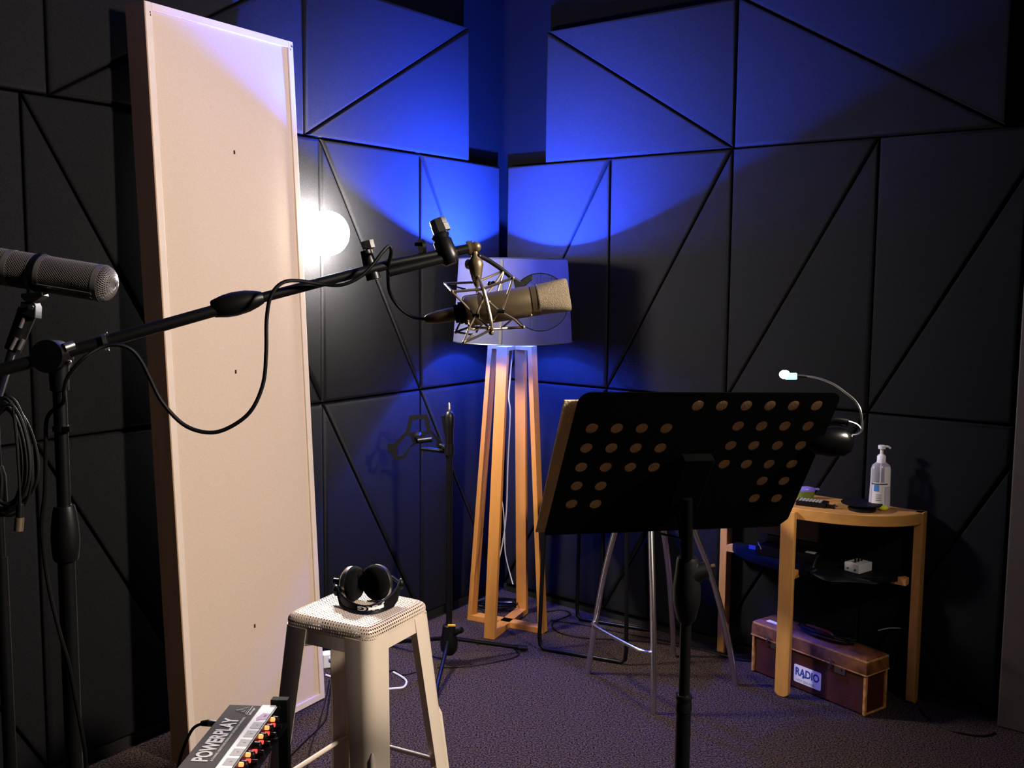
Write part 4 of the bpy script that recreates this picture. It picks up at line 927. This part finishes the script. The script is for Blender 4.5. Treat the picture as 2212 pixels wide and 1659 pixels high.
m = M(); m.tube([onz(1757, 1225, zt_ + .05), onz(1764, 1205, zt_ + .06), onz(1768, 1200, zt_ + .055)], .003, 8, 4); m.tube([onz(1752, 1236, zt_ + .006), onz(1762, 1231, zt_ + .008)], .004, 8); part('plug', m, 'steel', t)
# ================================================================= SUITCASE
cr_ = V((1.323, -1.438, 0)); cl_ = V((1.018, -1.016, 0)); cxv = (cl_ - cr_).normalized(); LCs = (cl_ - cr_).length; cdv = V((cxv.y, -cxv.x, 0)); cdv = cdv if cdv.y > 0 else -cdv
DW = .124; KB = lambda a, d_, z_: cr_ + cxv * a + cdv * d_ + Z * z_
t = thing('suitcase', 'old brown leather case with radio sticker on the floor under the console table', 'suitcase', KB(LCs / 2, DW / 2, 0))
hb_ = .165
m = M(); m.loft([[KB(a, d_, z_) for a, d_ in ((0.004, .004), (LCs - .004, .004), (LCs - .004, DW - .004), (.004, DW - .004))] for z_ in (.001, .01, hb_)]); bd = part('body', m, 'leather', t, bevel=.008, seg=3)
o = .006
m = M(); m.loft([[KB(a, d_, z_) for a, d_ in ((-o + i_, -o + i_), (LCs + o - i_, -o + i_), (LCs + o - i_, DW + o - i_), (-o + i_, DW + o - i_))] for z_, i_ in ((hb_ - .012, 0), (hb_ + .03, .001), (hb_ + .043, .006), (hb_ + .052, .022), (hb_ + .055, .045))]); part('lid', m, 'leatherlid', t, bevel=.004, label='worn tan lid')
for a, d_ in ((0.003, .003), (LCs - .003, .003), (.003, DW - .003)):
    m = M(); m.bar(KB(a, d_, .004), KB(a, d_, hb_ - .012), .012, .012, cdv); part('edge_binding', m, 'leatheredge', t, bevel=.003)
m = M(); m.bar(KB(.003, .003, .006), KB(.003, DW - .003, .006), .008, .008); part('edge_binding', m, 'leatheredge', t, bevel=.003)
m = M()
for z_ in (hb_ - .011,): m.bar(KB(-o, -o - .0005, z_), KB(LCs + o, -o - .0005, z_), .0025, .004); m.bar(KB(-o, -o, z_), KB(-o, DW + o, z_), .0025, .004)
m.bar(KB(-.004, -.003, hb_ + .038), KB(LCs, -.003, hb_ + .038), .004, .006); m.bar(KB(-.004, -.003, hb_ + .038), KB(-.004, DW, hb_ + .038), .004, .006)
part('lid_trim', m, 'leatheredge', t)
for a in (.135, LCs - .09):
    m = M(); m.obox(KB(a - .022, .0025, hb_ - .027), cxv * .024, cdv * .0015, Z * .014); pl_ = part('latch', m, 'steel', t)
    m = M(); m.lathe(KB(a - .028, .001, hb_ - .027), -cdv, [(0, .006), (.004, .005)], 10); m.tube([KB(a + .022, -.004, hb_ - .035), KB(a + .012, -.012, hb_ - .02), KB(a + .004, -.016, hb_ - .002)], .003, 6); m.tube(circle(KB(a + .006, -.012, hb_ + .0), cxv, (Z * .6 - cdv * .6).normalized(), .014, 16), .0022, 6, closed=True); part('hasp', m, 'steel', pl_)
m = M(); stc = .305; q0 = .108
def rrect(cx_, cz_, w, h, r):
    pts = []
    for qq, (sx1, sz1) in enumerate(((1, 1), (-1, 1), (-1, -1), (1, -1))):
        for k in range(5): a = qq * math.pi / 2 + k * math.pi / 8; pts.append(KB(cx_ + sx1 * (w / 2 - r) + r * math.cos(a), .0035, cz_ + sz1 * (h / 2 - r) + r * math.sin(a)))
    return pts
u_r = (onpl(1772, 1480, cr_, cdv) - cr_).dot(cxv); z_t = onpl(1772, 1455, cr_, cdv).z; z_bm = onpl(1772, 1494, cr_, cdv).z
sw = .125; sh_ = z_t - z_bm; scx = u_r + sw / 2; scz = (z_t + z_bm) / 2
m.prism(rrect(scx, scz, sw, sh_, .006), -cdv * .0006); st_ = part('sticker', m, 'label', t, label='white sticker with blue radio lettering')
tm = text_bm('RADIO', .042, .0002, bold=.0012); wd = max(v.co.x for v in tm.bm.verts); xform(tm, KB(u_r + sw - .006, .0026, scz - .006), -cxv, Z, (sw - .014) / wd); part('lettering', tm, 'blueink', st_)
m = M(); star = [KB(scx - .012 + (.009 if k % 2 else .004) * 0 + (.0085 if k % 2 == 0 else .0036) * math.sin(k * math.pi / 5) + .03, .0022, scz - .006 + (.0085 if k % 2 == 0 else .0036) * math.cos(k * math.pi / 5)) for k in range(10)]; m.prism(star, -cdv * .0004); part('star', m, 'blueink', st_)
tm = text_bm('NEW ZEALAND', .012, .0002); wd = max(v.co.x for v in tm.bm.verts); xform(tm, KB(u_r + sw - .012, .0026, scz - sh_ / 2 + .006), -cxv, Z, .085 / wd); part('lettering', tm, 'labelgrey', st_)
m = M(); m.tube([KB(LCs / 2 - .07, DW / 2, hb_ + .054), KB(LCs / 2 - .05, DW / 2, hb_ + .072), KB(LCs / 2 + .05, DW / 2, hb_ + .072), KB(LCs / 2 + .07, DW / 2, hb_ + .054)], .007, 10, 4); part('handle', m, 'leather', t)
m = M()
for a in (LCs / 2 - .07, LCs / 2 + .07): m.tube(circle(KB(a, DW / 2, hb_ + .058), cxv, Z, .009, 14), .0022, 6, closed=True)
part('handle_ring', m, 'steel', t)
m = M(); m.obox(KB(LCs - .105, .035, hb_ + .0535), cxv * .055, cdv * .02, Z * .001); part('paper_label', m, 'label', t, label='white paper label on the lid')
m = M()
for k in range(7):
    c_ = KB(.22 + random.uniform(-.02, .02), DW / 2 + random.uniform(-.012, .012), hb_ + .058 + k * .0035)
    m.tube([c_ + cxv * .11 * math.cos(a) * (1 + .1 * math.sin(3 * a + k)) + cdv * .04 * math.sin(a) for a in [2 * math.pi * j / 16 for j in range(16)]], .0025, 6, 2, closed=True)
t = thing('cable_coil', 'thin black cable coiled on the lid of the brown leather case', 'cable', KB(.22, DW / 2, hb_ + .056)); part('loops', m, 'cable', t)
# ================================================================= CABLES ON THE FLOOR
def floor_cable(label, px, r=.003, mt_='cable', nm='floor_cable', dz=0.):
    P = [onz(u, v, r + dz) for u, v in px]; m = M(); m.tube(P, r, 6, 6); solo(nm, m, mt_, label, 'cable', P[0])
floor_cable('black cable looping across the carpet under the chrome-legged stool', ((1178, 1322), (1215, 1318), (1232, 1328), (1195, 1345), (1205, 1365), (1260, 1378), (1340, 1382), (1430, 1390), (1520, 1405), (1590, 1425), (1640, 1428)))
floor_cable('black cable lying along foot of right wall', ((1190, 1340), (1260, 1350), (1350, 1368), (1440, 1385), (1530, 1402), (1600, 1420), (1625, 1424)), .003)
floor_cable('thin black cable arc around end of rear stand leg', ((945, 1442), (1010, 1440), (1080, 1428), (1120, 1415), (1100, 1396), (1060, 1390), (1030, 1392)), .0025)
floor_cable('black cable loop on carpet inside the cream stool legs', ((765, 1575), (800, 1590), (808, 1610), (790, 1640), (755, 1659)), .003)
floor_cable('black cable running from the screen foot to the rack stand', ((715, 1480), (708, 1530), (700, 1560), (660, 1600), (620, 1640), (600, 1659)), .003)
floor_cable('second thin black cable beside the screen foot', ((712, 1470), (706, 1500), (690, 1560), (672, 1610), (662, 1659)), .0022)
floor_cable('thin black cable on the carpet between stool and rear stand', ((905, 1450), (870, 1458), (850, 1448), (835, 1455)), .0025)
floor_cable('black cable along the carpet at far right by the wall post', ((1985, 1530), (2010, 1555), (2060, 1580), (2120, 1590), (2150, 1583)), .0032)
floor_cable('white cable loop on the carpet behind the cream stool', ((850, 1452), (868, 1462), (878, 1472), (872, 1484), (852, 1487), (820, 1488), (770, 1480), (715, 1462), (704, 1458)), .0042, 'whitecord')
floor_cable('thin white cord on the carpet behind the floor lamp feet', ((980, 1299), (998, 1296), (1020, 1300), (1040, 1305), (1080, 1303), (1110, 1300), (1132, 1297)), .0028, 'whitecord')
t = thing('black_cable_heap', 'heap of dark cable on the carpet behind the floor lamp', 'cable', onz(1085, 1296)); m = M()
for k in range(8):
    c_ = onz(1083 + random.uniform(-12, 12), 1306 + random.uniform(-6, 4), .006 + k * .006)
    m.tube([c_ + V((math.cos(a) * .085 * (1 + .1 * random.random()), math.sin(a) * .05, .004 * math.sin(2 * a + k))) for a in [2 * math.pi * j / 14 for j in range(14)]], .003, 6, 2, closed=True)
part('loops', m, 'cable', t)
p = onz(706, 1440); t = thing('power_plug', 'white plug adapter on the floor beside the foot of the cream screen', 'plug', p)
m = M(); m.obox(p + Z * .03, V((.02, .008, 0)), V((-.01, .02, 0)), Z * .03); part('body', m, 'white', t, bevel=.006)
m = M(); m.lathe(p + Z * .04 + V((.02, -.012, 0)), V((.6, -.8, 0)), [(0, .012), (.014, .011)], 14); part('plug', m, 'white', t)
p = onz(775, 1436); m = M(); m.obox(p + Z * .012, V((.008, 0, 0)), V((0, .02, 0)), Z * .012)
# the thin wire on the right wall
m = M(); m.tube([onpl(u, v, nR * .004, nR) for u, v in ((1897, 1362), (1920, 1357), (1946, 1357))], .002, 6, 4); solo('wall_wire', m, 'whitecord', 'short pale wire on the wall behind the brown case', 'wire', onpl(1897, 1362, nR * .004, nR))
m = M(); m.tube([onpl(u, v, nR * .004, nR) for u, v in ((1990, 1378), (2010, 1400), (2040, 1455), (2080, 1510), (2130, 1548), (2150, 1555))], .002, 6, 5); solo('wall_wire', m, 'cable', 'thin dark wire hanging down the right wall beyond the table', 'wire', onpl(1990, 1378, nR * .004, nR))
